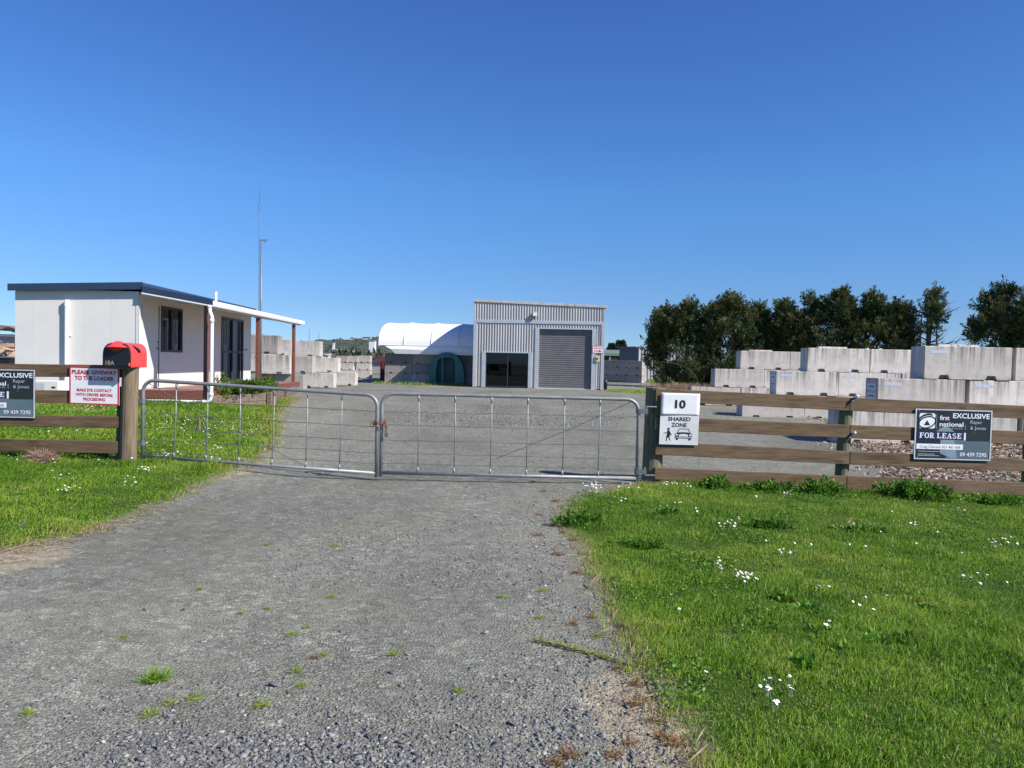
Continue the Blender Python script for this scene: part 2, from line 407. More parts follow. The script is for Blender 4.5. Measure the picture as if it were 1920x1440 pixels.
def lawn_mat():
    t = NT('lawn_soil'); v = t.co()
    c = t.ramp(t.noise(v, 3, 6, 0.7), [(0.3, (0.030, 0.062, 0.010)), (0.7, (0.065, 0.100, 0.020))])
    at = t.n('Attribute', _attribute_name='rim'); ad = t.n('Math', _operation='ADD'); t.set(ad.inputs[0], at.outputs['Fac']); t.set(ad.inputs[1], t.noise(v, 14, 5, 0.7))
    c = t.mix(t.ramp(ad.outputs[0], [(0.75, 0.0), (1.05, 1.0)]), c, (0.20, 0.175, 0.135))
    t.col(c); t.b.inputs['Roughness'].default_value = 1.0; t.b.inputs['Specular IOR Level'].default_value = 0.1; t.bump(t.noise(v, 40, 5), 0.8, 0.02); return t.m
M['lawn'] = lawn_mat()

def leaf_mat(name, stops, trans=0.3, rough=0.5, big=0.0):
    t = NT(name); at = t.n('Attribute', _attribute_name='tint')
    c = t.ramp(at.outputs['Fac'], stops)
    if big:
        c = t.mix(t.ramp(t.noise(t.co(), big, 3), [(0.35, 0.5), (0.65, 0.0)]), c, tuple(x * 0.72 for x in stops[0][1]))
    t.col(c); t.b.inputs['Roughness'].default_value = rough; t.b.inputs['Specular IOR Level'].default_value = 0.25
    tl = t.n('BsdfTranslucent'); t.set(tl.inputs[0], c)
    mx = t.n('MixShader'); mx.inputs[0].default_value = trans; t.set(mx.inputs[1], t.b.outputs[0]); t.set(mx.inputs[2], tl.outputs[0])
    t.set(t.out.inputs['Surface'], mx.outputs[0]); return t.m
M['grass'] = leaf_mat('grass_blades', [(0.0, (0.095, 0.215, 0.018)), (0.35, (0.185, 0.345, 0.028)), (0.62, (0.295, 0.435, 0.048)), (0.82, (0.38, 0.38, 0.095)), (0.92, (0.40, 0.30, 0.15)), (1.0, (0.50, 0.40, 0.26))], 0.42, 0.45)
M['weed'] = leaf_mat('weed_leaves', [(0.0, (0.050, 0.135, 0.014)), (0.6, (0.115, 0.260, 0.026)), (1.0, (0.20, 0.36, 0.05))], 0.35, 0.45)
M['red_weed'] = leaf_mat('red_weed_leaves', [(0.0, (0.26, 0.085, 0.04)), (0.5, (0.30, 0.15, 0.06)), (1.0, (0.24, 0.22, 0.06))], 0.3)
M['hedge'] = leaf_mat('hedge_leaves', [(0.0, (0.030, 0.075, 0.012)), (0.6, (0.085, 0.155, 0.022)), (1.0, (0.17, 0.24, 0.04))], 0.3)
M['cypress'] = leaf_mat('cypress_foliage', [(0.0, (0.026, 0.048, 0.016)), (0.45, (0.068, 0.098, 0.032)), (0.78, (0.135, 0.155, 0.052)), (1.0, (0.21, 0.155, 0.09))], 0.18, 0.6)
M['far_leaf'] = leaf_mat('far_foliage', [(0.0, (0.050, 0.066, 0.040)), (0.6, (0.085, 0.105, 0.062)), (1.0, (0.15, 0.155, 0.09))], 0.2, 0.7)
M['petal'] = mat('white_petals', (0.82, 0.82, 0.80), 0.6, 0.03, 30)
M['straw'] = leaf_mat('dry_straw', [(0.0, (0.26, 0.17, 0.12)), (1.0, (0.52, 0.38, 0.28))], 0.3, 0.7)
M['chips'] = leaf_mat('wood_chip', [(0.0, (0.10, 0.065, 0.042)), (0.5, (0.34, 0.245, 0.175)), (1.0, (0.58, 0.455, 0.35))], 0.0, 0.8)
M['hill'] = mat('forested_hill', (0.050, 0.066, 0.040), 0.95, 0.45, 0.06, bump=1.0, bscale=0.12, dirt=(0.095, 0.095, 0.07), dirtamt=0.6)

# ------------------------------------------------------------------ ground
def pip(x, y, poly):
    inside = np.zeros(x.shape, bool); n = len(poly)
    for i in range(n):
        x1, y1 = poly[i]; x2, y2 = poly[(i + 1) % n]
        c = ((y1 > y) != (y2 > y)) & (x < (x2 - x1) * (y - y1) / (y2 - y1 + 1e-12) + x1)
        inside ^= c
    return inside
def dist_line(x, y, pts):
    d = np.full(x.shape, 1e9)
    for (x1, y1), (x2, y2) in zip(pts[:-1], pts[1:]):
        vx, vy = x2 - x1, y2 - y1; L = vx * vx + vy * vy + 1e-12
        t = np.clip(((x - x1) * vx + (y - y1) * vy) / L, 0, 1)
        d = np.minimum(d, np.hypot(x - x1 - t * vx, y - y1 - t * vy))
    return d
def xy(px, py):
    p = GH(px, py); return (p.x, p.y)

EDGE_R = [xy(*p) for p in [(1222, 909), (1150, 918), (1085, 932), (1050, 955), (1048, 990), (1085, 1040), (1105, 1090), (1140, 1150), (1168, 1205), (1203, 1265), (1238, 1325), (1266, 1385), (1288, 1445), (1320, 1520)]]
EDGE_L = [xy(*p) for p in [(436, 884), (395, 905), (330, 935), (270, 962), (215, 985), (150, 1005), (90, 1022), (30, 1036), (-60, 1052)]]
EDGE_Y = [xy(*p) for p in [(436, 884), (490, 862), (520, 835), (530, 805), (522, 782), (540, 765), (560, 748)]]
LAWN_R = EDGE_R + [(3.2, 1.6), (9.0, 1.6), (9.0, 10.45), (2.0, 10.2)]
LAWN_L = EDGE_L + [(-9.5, 5.2), (-12.0, 10.15), (-4.6, 10.15)]
LAWN_Y = EDGE_Y + [(-8.6, 24.5), (-9.4, 30.0), (-15.0, 30.0), (-15.0, 10.15), (-4.6, 10.15)]

def spaced(lo, hi, step, far, g):
    a = list(np.arange(lo, hi + 1e-6, step)); s = step; v = a[-1]
    while v < far: s *= g; v += s; a.append(v)
    return a
xr = spaced(0, 14, 0.14, 2600, 1.22)
xs = np.array([-v for v in xr[:0:-1]] + xr)
ys = np.array(spaced(-6, 30, 0.14, 4200, 1.2))
ys = np.concatenate([[-400, -120, -40, -14], ys])
XX, YY = np.meshgrid(xs, ys)
fx, fy = XX.ravel(), YY.ravel()
zz = gz(fx, fy) + 0.012 * np.sin(fx * 1.7 + 0.6 * fy) * np.sin(fy * 0.9 - fx * 0.4) * (np.abs(fx) < 14)
zz = np.where(fy > 300, zz - 1.0 * sm((fy - 300) / 300), zz)
nx, ny = len(xs), len(ys)
ii = (np.arange(ny - 1)[:, None] * nx + np.arange(nx - 1)[None, :]).ravel()
faces = np.stack([ii, ii + 1, ii + nx + 1, ii + nx], 1)
dR = dist_line(fx, fy, EDGE_R); dL = dist_line(fx, fy, EDGE_L); dY = dist_line(fx, fy, EDGE_Y)
soil = 0.55 * np.exp(-dR / 0.28) + 0.45 * np.exp(-dL / 0.35) + 0.5 * np.exp(-dY / 0.6)
bp = [xy(1150, 1300), xy(1215, 1390), xy(1250, 1450)]
soil += 0.75 * np.exp(-(dist_line(fx, fy, bp) / 0.20) ** 2)
bq = [xy(-20, 1060), xy(60, 1045)]
soil += 0.6 * np.exp(-(dist_line(fx, fy, bq) / 0.35) ** 2)
past = sm((np.hypot(fx, fy) - 105) / 30) * 0.6
past = np.maximum(past, 0.45 * np.exp(-((fx - 7.0) / 2.0) ** 2 - ((fy - 45.5) / 3.2) ** 2))
past = np.maximum(past, 0.5 * np.exp(-((fx - 15.5) / 3.0) ** 2 - ((fy - 73) / 5) ** 2))
past = np.maximum(past, 0.5 * np.exp(-((fx + 15.0) / 2.5) ** 2 - ((fy - 82) / 10) ** 2))
past = np.maximum(past, 0.35 * np.exp(-(dist_line(fx, fy, [(-2.9, 48.9), (-9, 49.3)]) / 0.5) ** 2))
g = np_obj('ground', np.stack([fx, fy, zz], 1), faces, M['gravel'], dict(soil=soil, pasture=past), smooth=True)
tag(g, kind='structure')
def gzz(x, y):
    x = np.asarray(x, float); y = np.asarray(y, float)
    return gz(x, y) + 0.012 * np.sin(x * 1.7 + 0.6 * y) * np.sin(y * 0.9 - x * 0.4) * (np.abs(x) < 14)

def lawn(name, poly, step=0.055):
    # a turf sheet laid just above the gravel, trimmed along an uneven edge
    px = [p[0] for p in poly]; py = [p[1] for p in poly]
    gx = np.arange(min(px), max(px), step); gy = np.arange(min(py), max(py), step)
    X, Y = np.meshgrid(gx, gy); xx, yy = X.ravel(), Y.ravel()
    ins = pip(xx + 0.05 * np.sin(yy * 9), yy + 0.05 * np.sin(xx * 11), poly)
    w = len(gx); idx = (np.arange(len(gy) - 1)[:, None] * w + np.arange(w - 1)[None, :]).ravel()
    f = np.stack([idx, idx + 1, idx + w + 1, idx + w], 1)
    f = f[ins[f].all(1)]
    used = np.unique(f); re = np.full(len(xx), -1); re[used] = np.arange(len(used))
    o = np_obj(name, np.stack([xx[used], yy[used], gzz(xx[used], yy[used]) + 0.005], 1), re[f], M['lawn'], dict(rim=np.exp(-dist_line(xx[used], yy[used], poly + poly[:1]) / 0.16)), smooth=True)
    return tag(o, kind='structure')
lawn('lawn', LAWN_R); lawn('lawn', LAWN_L); lawn('lawn', LAWN_Y, 0.11)

# ------------------------------------------------------------------ hills and far distance
def ridge_px(px):
    pts = [(-300, 650), (0, 648), (300, 646), (545, 642), (600, 639), (650, 637), (690, 634), (715, 632), (800, 636), (950, 650), (1130, 658), (1200, 660), (1400, 668), (2200, 690)]
    return float(np.interp(px, [p[0] for p in pts], [p[1] for p in pts]))
rows = [(230, 0.0), (300, 0.25), (380, 0.55), (450, 0.85), (500, 1.0), (620, 0.8), (800, 0.0)]
hv = []; hp = list(range(-500, 2500, 20)); hs_ = np.random.default_rng(3)
for Yd, k in rows:
    for px in hp:
        q = P(px, ridge_px(px), 500.0)
        zt = max(q.z, 3.0)
        hv.append((q.x * Yd / 500.0, Yd, -1.2 + (zt + 1.2) * k * (1 + 0.10 * hs_.standard_normal() * (0 < k < 1))))
w = len(hp); ix = (np.arange(len(rows) - 1)[:, None] * w + np.arange(w - 1)[None, :]).ravel()
o = np_obj('hills', np.array(hv, float), np.stack([ix, ix + 1, ix + w + 1, ix + w], 1), M['hill'], smooth=True)
tag(o, kind='structure')

def leaf_quads(cent, direc, length, width, rng, droop=0.0):
    """narrow folded leaf (4 verts, 2 tris sharing a rib) for every centre/direction"""
    n = len(cent); d = direc / (np.linalg.norm(direc, axis=1, keepdims=True) + 1e-9)
    r = rng.standard_normal((n, 3)); s = np.cross(d, r); s /= (np.linalg.norm(s, axis=1, keepdims=True) + 1e-9)
    nrm = np.cross(s, d)
    L = length[:, None]; Wd = width[:, None]
    a = cent; b = cent + d * L * 0.5 + s * Wd * 0.5 - nrm * Wd * 0.15
    c = cent + d * L; e = cent + d * L * 0.5 - s * Wd * 0.5 - nrm * Wd * 0.15
    v = np.stack([a, b, c, e], 1).reshape(-1, 3)
    k = np.arange(n)[:, None] * 4
    f = np.concatenate([k + np.array([[0, 1, 2]]), k + np.array([[0, 2, 3]])], 0)
    return v, f

def unit(rng, n):
    v = rng.standard_normal((n, 3)); return v / np.linalg.norm(v, axis=1, keepdims=True)

# far woodland: canopy clumps that read as one mass
rg = np.random.default_rng(21)
cc = []; sz = []
for i in range(1500):
    px = rg.uniform(-60, 2000) if i % 3 == 0 else (rg.uniform(530, 720) if i % 3 == 1 else rg.uniform(1120, 1240))
    k = rg.uniform(0, 1) ** 0.8
    Yd = 250 + 250 * k
    q = P(px, ridge_px(px), 500.0); z = -1.2 + (max(q.z, 3.0) + 1.2) * min(1, max(0, (Yd - 230) / 270)) ** 1.0
    sq = rg.uniform(1.6, 3.8) * (0.6 + 0.5 * k); cc.append((q.x * Yd / 500, Yd, z - 0.8 * sq - 1.2)); sz.append(sq)
for i in range(60):   # lower belt of scrub nearer the yard
    px = rg.uniform(640, 715); Yd = rg.uniform(120, 170); q = P(px, 672, Yd)
    cc.append((q.x, Yd, 0.6)); sz.append(rg.uniform(1.2, 2.2))
for i in range(70):
    px = rg.uniform(1125, 1240); Yd = rg.uniform(190, 230); q = P(px, 672, Yd)
    cc.append((q.x, Yd, 1.2)); sz.append(rg.uniform(1.8, 3.2))
cc = np.array(cc); sz = np.array(sz); m = 34
cen = np.repeat(cc, m, 0); s_ = np.repeat(sz, m)
u = unit(rg, len(cen)); u[:, 2] = np.abs(u[:, 2])
pos = cen + u * s_[:, None] * np.array([1, 1, 1.15]) * rg.uniform(0.6, 1.0, (len(cen), 1))
v, f = leaf_quads(pos, u + rg.standard_normal(u.shape) * 0.5, s_ * 0.55, s_ * 0.42, rg)
ti = np.repeat(np.clip(np.repeat(rg.uniform(0, 1, len(cc)), m) * 0.8 + rg.uniform(0, 0.2, len(cen)), 0, 1), 4)
o = np_obj('far_woodland', v, f, M['far_leaf'], dict(tint=ti)); tag(o, kind='stuff')

# ------------------------------------------------------------------ trees
def cypress(name, px, ptop, Y, half, label, seed, sparse=False, low=0.12, group='shelterbelt trees behind the concrete blocks', lean=0.0):
    rg = np.random.default_rng(seed)
    top = P(px, ptop, Y); h = top.z; bx = top.x
    t = thing(name, label, 'tree', (bx, Y, 0), group)
    tk = MB(); axis = []
    for k in range(9):
        f_ = k / 8; axis.append(Vector((bx + lean * f_ + 0.10 * math.sin(seed + 5 * f_), Y + 0.1 * math.cos(seed * 2 + 4 * f_), -0.1 + f_ * h * 0.93)))
    tk.tube(axis, [0.20 * (1 - 0.85 * k / 8) + 0.02 for k in range(9)], 7)
    lobes = []
    n = 12 if sparse else 20
    for i in range(n):
        f_ = low + (0.93 - low) * ((i + rg.uniform(0, 1)) / n)
        if sparse and 0.36 < f_ < 0.58: f_ += 0.22 if f_ > 0.47 else -0.12
        env = half * (0.92 - 0.66 * max(0, (f_ - 0.30) / 0.70) ** 1.3)
        a = rg.uniform(0, 2 * math.pi); rr = env * rg.uniform(0.30, 0.95) * (0.35 if i > n - 4 else 1)
        ax = axis[min(8, int(f_ * 8.6))]
        c = Vector((bx + lean * f_ + rr * math.cos(a), Y + rr * math.sin(a) * 0.8, f_ * h))
        r = max(.3, env * rg.uniform(0.24, 0.46))
        lobes.append((c, r))
        st = Vector((bx + lean * f_ * 0.8, Y, max(0.2, f_ * h - rr * 0.9)))
        tk.tube([st, (st + c) / 2 + Vector((0, 0, 0.05)), c], [0.07, 0.045, 0.015], 5, cap=False)
    if not sparse:
        for k in range(5):
            x_ = bx + half * rg.uniform(-.75, .75); hz_ = h * rg.uniform(.72, .96) * (1 - .22 * abs(x_ - bx) / half)
            for q_ in range(4):
                lobes.append((Vector((x_ + rg.uniform(-.12, .12), Y + rg.uniform(-.5, .5), hz_ - .34 * q_)), 0.16 + .12 * q_))
            tk.tube([(bx, Y, hz_ * .5), (x_, Y, hz_ - .2)], [.06, .015], 5, cap=False)
    if sparse:   # bare, dead limbs reaching out to the right
        for k in range(16):
            z0 = h * rg.uniform(0.3, 0.78); L = half * rg.uniform(0.9, 1.75); up = rg.uniform(-0.05, 0.75)
            s0 = Vector((bx, Y, z0)); d = Vector((1 if k % 5 else -0.9, rg.uniform(-0.5, 0.5), up)).normalized()
            e0 = s0 + d * L + Vector((0, 0, 0.12 * L))
            tk.tube([s0, s0 + d * L * 0.5, e0], [0.05, 0.035, 0.012], 4, cap=False)
            for j in range(4):
                b0 = s0 + d * L * rg.uniform(0.4, 0.95)
                tk.tube([b0, b0 + Vector((rg.uniform(0.1, 0.5), rg.uniform(-0.3, 0.3), rg.uniform(0.15, 0.6)))], [0.018, 0.007], 3, cap=False)
        for k in range(4):
            x0 = bx + rg.uniform(-half * 0.7, half * 0.5)
            tk.tube([(x0, Y, 0), (x0 + rg.uniform(-.2, .2), Y, h * 0.72)], [0.09, 0.04], 5, cap=False)
    tk.build('trunk', M['bark'], t, smooth=True)
    sc = []; sd = []; stn = []; sl_ = []
    for c, r in lobes:
        ns = int(9 + 26 * r)
        u = unit(rg, ns); u[:, 2] = u[:, 2] * 0.8 + 0.05
        p = np.array(c) + u * r * rg.uniform(0.35, 1.0, (ns, 1))
        d = u * rg.uniform(0.5, 1.15, (ns, 1)) + np.array([0.10, -0.05, 0.75]) + rg.standard_normal((ns, 3)) * 0.2
        sc.append(p); sd.append(d / np.linalg.norm(d, axis=1, keepdims=True)); sl_.append(np.full(ns, 0.62 + 0.55 * min(1.0, r)))
        base = rg.uniform(0.12, 0.66); stn.append(np.clip(base + rg.uniform(-0.2, 0.25, ns) + (rg.uniform(0, 1, ns) > 0.94) * 0.4, 0, 1))
    sc = np.concatenate(sc); sd = np.concatenate(sd); stn = np.concatenate(stn); L = np.concatenate(sl_) * rg.uniform(0.6, 1.3, len(sc))
    # every plume: a flame of small scale-leaf sprigs, widest low down and pointed at the tip
    m = 46; N = len(sc) * m
    fr = rg.uniform(0, 1, N) ** 0.85; cen = np.repeat(sc, m, 0); dd = np.repeat(sd, m, 0); LL = np.repeat(L, m)
    rad = LL * 0.27 * np.sin(np.pi * np.clip(fr * 0.86 + 0.14, 0, 1)) ** 0.8
    o_ = unit(rg, N) * (rad * rg.uniform(0.25, 1.0, N))[:, None]
    pos = cen + dd * ((fr - 0.2) * LL)[:, None] + o_
    di = dd * 0.9 + o_ / (rad[:, None] + 1e-3) * 0.55 + rg.standard_normal((N, 3)) * 0.32
    v, f = leaf_quads(pos, di, rg.uniform(0.10, 0.24, N), rg.uniform(0.04, 0.085, N), rg)
    ti = np.repeat(np.repeat(stn, m) + 0.22 * (fr - 0.4) + rg.uniform(-0.08, 0.08, N), 4)
    np_obj('crown', v, f, M['cypress'], dict(tint=np.clip(ti, 0, 1)), parent=t)
    return t
TR = [
 (1249, 574, 56.5, 1.75, 'rounded cypress at the left end of the dark tree row beside the striped shed', 0),
 (1292, 556, 55.5, 2.0, 'tall broad cypress second from the left end of the dark tree row', 0),
 (1333, 570, 56.5, 1.2, 'slim pointed cypress squeezed between two taller broad trees in the row', 0),
 (1374, 545, 54.5, 2.2, 'bushy flat-topped cypress standing tallest in the left half of the row', 0),
 (1424, 566, 55.0, 1.7, 'low cypress with a dip in its top behind the left concrete blocks', 0),
 (1472, 560, 54.0, 1.8, 'greyish thin-leaved cypress in the middle of the tree row', 0),
 (1523, 549, 53.0, 1.9, 'dark cypress with a spiky crown behind the middle stack of blocks', 0),
 (1576, 538, 52.0, 1.8, 'pointed cypress whose tip is highest in the middle of the row', 0),
 (1630, 546, 51.5, 2.2, 'wide dense cypress just right of the pointed one in the row', 0),
 (1680, 558, 51.0, 1.35, 'sloping cypress at the right end of the unbroken tree row', 0),
 (1746, 531, 50.0, 1.15, 'thin half-dead cypress with bare branches standing in the sky gap', 1),
 (1884, 524, 47.5, 2.1, 'big dark cypress standing alone at the right edge beyond the gap', 0),
 (1935, 548, 46.5, 2.0, 'cypress partly cut off by the right edge of the view', 0),
]
for i, (px, pt, Y, hw, lb, sp) in enumerate(TR):
    cypress('cypress_tree', px, pt + 1, Y, hw, lb, 40 + i * 7, bool(sp), low=(0.03 if i < 2 else 0.07) if not sp else 0.2)
def conifer(px, ptop, Y, half, label, seed):
    rg = np.random.default_rng(seed); top = P(px, ptop, Y); h = top.z
    t = thing('pine_tree', label, 'tree', (top.x, Y, 0), 'small pines on the skyline beside the shed')
    MB().tube([(top.x, Y, 0), (top.x, Y, h * 0.95)], [0.3, 0.06], 6).build('trunk', M['bark'], t)
    n = 1800; f_ = rg.uniform(0.1, 1, n) ** 0.8; a = rg.uniform(0, 6.283, n); r = half * (1.02 - f_) * rg.uniform(0.3, 1.15, n) * (0.75 + 0.25 * np.sin(f_ * 40))
    pos = np.stack([top.x + r * np.cos(a), Y + r * np.sin(a), f_ * h], 1)
    v, f = leaf_quads(pos, np.stack([np.cos(a), np.sin(a), 0.1 + 0 * a], 1) + rg.standard_normal((n, 3)) * 0.3, np.full(n, half * 0.3), np.full(n, half * 0.13), rg)
    np_obj('crown', v, f, M['far_leaf'], dict(tint=np.repeat(rg.uniform(0, 0.4, n), 4)), parent=t)
conifer(1164, 641, 180, 4.0, 'taller pine on the skyline just right of the metal shed', 5)
conifer(1147, 645, 185, 3.0, 'shorter pine on the skyline closest to the metal shed', 6)

UZ = Vector((0, 0, 1))
# ------------------------------------------------------------------ white cabin with veranda
CA = RAD(-2.0)
cS = Vector((math.sin(CA), math.cos(CA), 0))       # along the long wall, away from the road
cF = Vector((-cS.y, cS.x, 0))                       # along the short wall, to the left
nS = Vector((cS.y, -cS.x, 0)); nF = cS
C0 = P(259, 740, 17.6); C0.z = 0
def side(px, py, out=0.0):                          # a pixel on the long wall -> (along, height)
    q = PL(px, py, C0 + nS * out, nS); return (q - C0).dot(cS), q.z
def front(px, py, out=0.0):
    q = PL(px, py, C0 - cS * out, nF); return (q - C0).dot(cF), q.z
def cs(a, out, z): return C0 + cS * a + nS * out + UZ * z      # long wall frame
def cf(l, out, z): return C0 + cF * l - cS * out + UZ * z      # short wall frame
FL = 0.78; WT = 3.08; CL = 8.4; CWd = front(28, 690)[0]
GZC = gzf(C0.x - 1, C0.y)
cab = thing('cabin', 'low white cabin with dark blue roof edge and a veranda on red brown posts', 'cabin', (C0.x, C0.y, GZC))
TW = 0.09
m = MB()
m.obox(cf(0, 0, 0.35), cF * CWd, cS * TW, UZ * (WT - 0.35))                 # short wall facing the road
m.obox(cf(CWd, -TW, 0.35), -cF * TW, cS * (CL - TW), UZ * (WT - 0.35))      # far left wall
m.obox(cs(CL, 0, 0.35), -nS * CWd, -cS * TW, UZ * (WT - 0.35))              # back wall
w0, wz1 = side(302, 571); w1, wz0 = side(341, 661)
d0, dz1 = side(415, 592); d1, dz0 = side(455, 706)
wz1 = 2.84; dz1 = 2.83; dz0 = FL + 0.02
def long_wall(a0, a1, z0, z1): m.obox(cs(a0, 0, z0), cS * (a1 - a0), -nS * TW, UZ * (z1 - z0))
long_wall(TW, w0, 0.35, WT); long_wall(w0, w1, 0.35, wz0); long_wall(w0, w1, wz1, WT)
long_wall(w1, d0, 0.35, WT); long_wall(d0, d1, 0.35, dz0); long_wall(d0, d1, dz1, WT); long_wall(d1, CL - TW, 0.35, WT)
m.build('wall', M['white'], cab)
m = MB()                                                                    # panel joints and corner covers, proud of the wall
for l in (0.02, 0.62, 1.22, 1.82, 2.42):
    MB().obox(cf(l, 0.003, 0.4), cF * 0.008, cS * 0.002, UZ * (WT - 0.42)).build('joint_strip', M['white'], cab)
m.obox(cf(-0.012, 0.012, 0.36), cF * 0.07, cS * 0.011, UZ * (WT - 0.37)); m.obox(cs(-0.012, 0.012, 0.36), cS * 0.07, -nS * 0.010, UZ * (WT - 0.37))
m.build('corner_trim', M['white'], cab)
for a in (3.2, 4.5, 7.3): MB().obox(cs(a, 0.003, 0.8), cS * 0.012, -nS * 0.002, UZ * (WT - 0.82)).build('joint_strip', M['white_pvc'], cab)
MB().obox(cf(0.2, -0.2, FL - 0.12), cF * (CWd - 0.4), cS * (CL - 0.5), UZ * 0.1).build('floor', M['inside'], cab)
MB().obox(cs(0.3, -1.6, FL), cS * (CL - 0.7), -nS * 0.05, UZ * 2.2).build('partition', M['inside'], cab)
# roof: flat pitch falling to the back, deep blue fascia
def rz(l): return WT + 0.20 - 0.040 * max(l, 0)
m = MB(); ov = 0.14
for (a_, b_) in ((-ov, CL + 0.1),):
    q = [cs(a_, ov, rz(0)), cs(b_, ov, rz(0)), cs(b_, -CWd - 0.08, rz(CWd)), cs(a_, -CWd - 0.08, rz(CWd))]
    m.prism(q, -UZ * 0.05)
m.build('roof', M['navy'], cab)
m = MB()
m.prism([cf(-ov - 0.004, ov + 0.004, rz(0) + 0.012), cf(CWd + 0.09, ov + 0.004, rz(CWd) + 0.012), cf(CWd + 0.09, ov + 0.004, rz(CWd) - 0.15), cf(-ov - 0.004, ov + 0.004, rz(0) - 0.16)], cS * 0.025)
m.obox(cs(-ov + 0.03, ov + 0.006, rz(0) - 0.14), cS * (CL + 0.2), -nS * 0.02, UZ * 0.135)
m.build('fascia', M['navy'], cab, bevel=0.004)
# veranda
pN = P(385, 745, 17.6)
VW = (pN - C0).dot(nS) + 0.06
PT = 2.80
pa = [(-0.02, 388), ((PL(484, 600, pN, nS) - C0).dot(cS), 484), ((PL(551, 610, pN, nS) - C0).dot(cS), 551)]
VL = pa[2][0] + 0.75
for a, _ in pa:
    gzp = gzf(*(cs(a, VW - 0.06, 0).xy))
    MB().obox(cs(a - 0.05, VW - 0.01, min(FL - 0.2, gzp) - 0.05), cS * 0.1, -nS * 0.1, UZ * (PT - min(FL - 0.2, gzp) + 0.05)).build('veranda_post', M['redwood'], cab, bevel=0.006)
vt = [cs(-ov, ov - 0.02, WT + 0.07), cs(VL, ov - 0.02, WT + 0.07), cs(VL, VW + 0.03, PT + 0.07), cs(-ov, VW + 0.03, PT + 0.07)]
MB().prism(vt, UZ * 0.035).build('veranda_roof', M['white'], cab)
m = MB()       # rafters and beam below the sheet
for k in range(9):
    a = 0.02 + k * (VL - 0.1) / 8
    m.prism([cs(a, 0.02, WT - 0.02), cs(a, VW - 0.06, PT + 0.05), cs(a, VW - 0.06, PT - 0.02), cs(a, 0.02, WT - 0.10)], cS * 0.045)
m.obox(cs(0.0, VW - 0.003, PT - 0.06), cS * (VL - 0.1), -nS * 0.045, UZ * 0.115)
m.build('rafters', M['soffit'], cab)
m = MB()
m.prism([cs(-ov - 0.03, ov + 0.0, WT + 0.125), cs(-ov - 0.03, VW + 0.13, PT + 0.125), cs(-ov - 0.03, VW + 0.13, PT - 0.01), cs(-ov - 0.03, ov + 0.0, WT - 0.03)], cS * 0.025)
m.build('barge_board', M['navy'], cab, bevel=0.004)
MB().prism([cs(-ov - 0.034, ov, WT - 0.032), cs(-ov - 0.034, VW + 0.11, PT - 0.012), cs(-ov - 0.034, VW + 0.11, PT - 0.042), cs(-ov - 0.034, ov, WT - 0.062)], cS * 0.05).build('soffit_trim', M['white_pvc'], cab)
m = MB()
gx0 = VW + 0.005
prof = [(0, 0.13), (0, 0.0), (0.10, 0.0), (0.115, 0.05), (0.115, 0.13), (0.10, 0.13), (0.10, 0.055), (0.09, 0.015), (0.015, 0.015), (0.015, 0.13)]
m.prism([cs(-ov - 0.02, gx0 + x, PT - 0.03 + z) for x, z in prof], cS * (VL + ov + 0.05))
m.poly([cs(-ov - 0.018, gx0 + x, PT - 0.03 + z) for x, z in prof[:5]]); m.poly([cs(VL + 0.028, gx0 + x, PT - 0.03 + z) for x, z in prof[:5]])
m.build('gutter', M['white_pvc'], cab)
# downpipe: offset from gutter, drops beside the near post, then runs left along the ground
def arc(p, q, r, k=6):   # fillet helper points between p->corner->q is built by caller
    return [p.lerp(q, i / k) for i in range(k + 1)]
dp = P(397, 640, 17.45); pr = 0.042
ax = (dp - C0).dot(nS); aa = (dp - C0).dot(cS)
zb = P(300, 752, 17.45).z
pts = [cs(aa + .05, gx0 + 0.05, PT - 0.01), cs(aa + .05, gx0 + 0.05, PT - 0.07), cs(aa + .02, (gx0 + ax) / 2 + .01, PT - 0.17), cs(aa, ax, PT - 0.28), cs(aa, ax, PT - 0.44), cs(aa, ax, 1.6), cs(aa, ax, zb + 0.14), cs(aa, ax - 0.015, zb + 0.06), cs(aa, ax - 0.06, zb + 0.015), cs(aa, ax - 0.14, zb), cs(aa, ax - 1.0, zb), cs(aa, -0.3, zb)]
m = MB(); m.tube(pts, pr, 12)
for q0, q1 in ((pts[0], pts[1]), (cs(aa, ax, PT - 0.33), cs(aa, ax, PT - 0.42)), (cs(aa, ax - 0.14, zb), cs(aa, ax - 0.22, zb)), (cs(aa, ax, zb + 0.14), cs(aa, ax, zb + 0.22))): m.tube([q0, q1], pr + 0.008, 12)
m.build('downpipe', M['white_pvc'], cab, smooth=True)
l, zt = front(125, 562, 0.07)
m = MB(); m.tube([cf(l, 0.07, 0.5), cf(l, 0.07, zt)], 0.045, 12); m.tube([cf(l, 0.07, zt - 0.16), cf(l, 0.07, zt)], 0.056, 12)
for z in (1.1, 2.0): m.obox(cf(l - 0.07, 0.075, z), cF * 0.14, cS * 0.07, UZ * 0.03)
m.build('wall_pipe', M['white_pvc'], cab, smooth=False)
vp = P(405, 556, 20.0); MB().tube([(vp.x, vp.y, PT), (vp.x, vp.y, P(405, 547, 20.0).z)], 0.03, 10).build('vent_pipe', M['white_pvc'], cab)
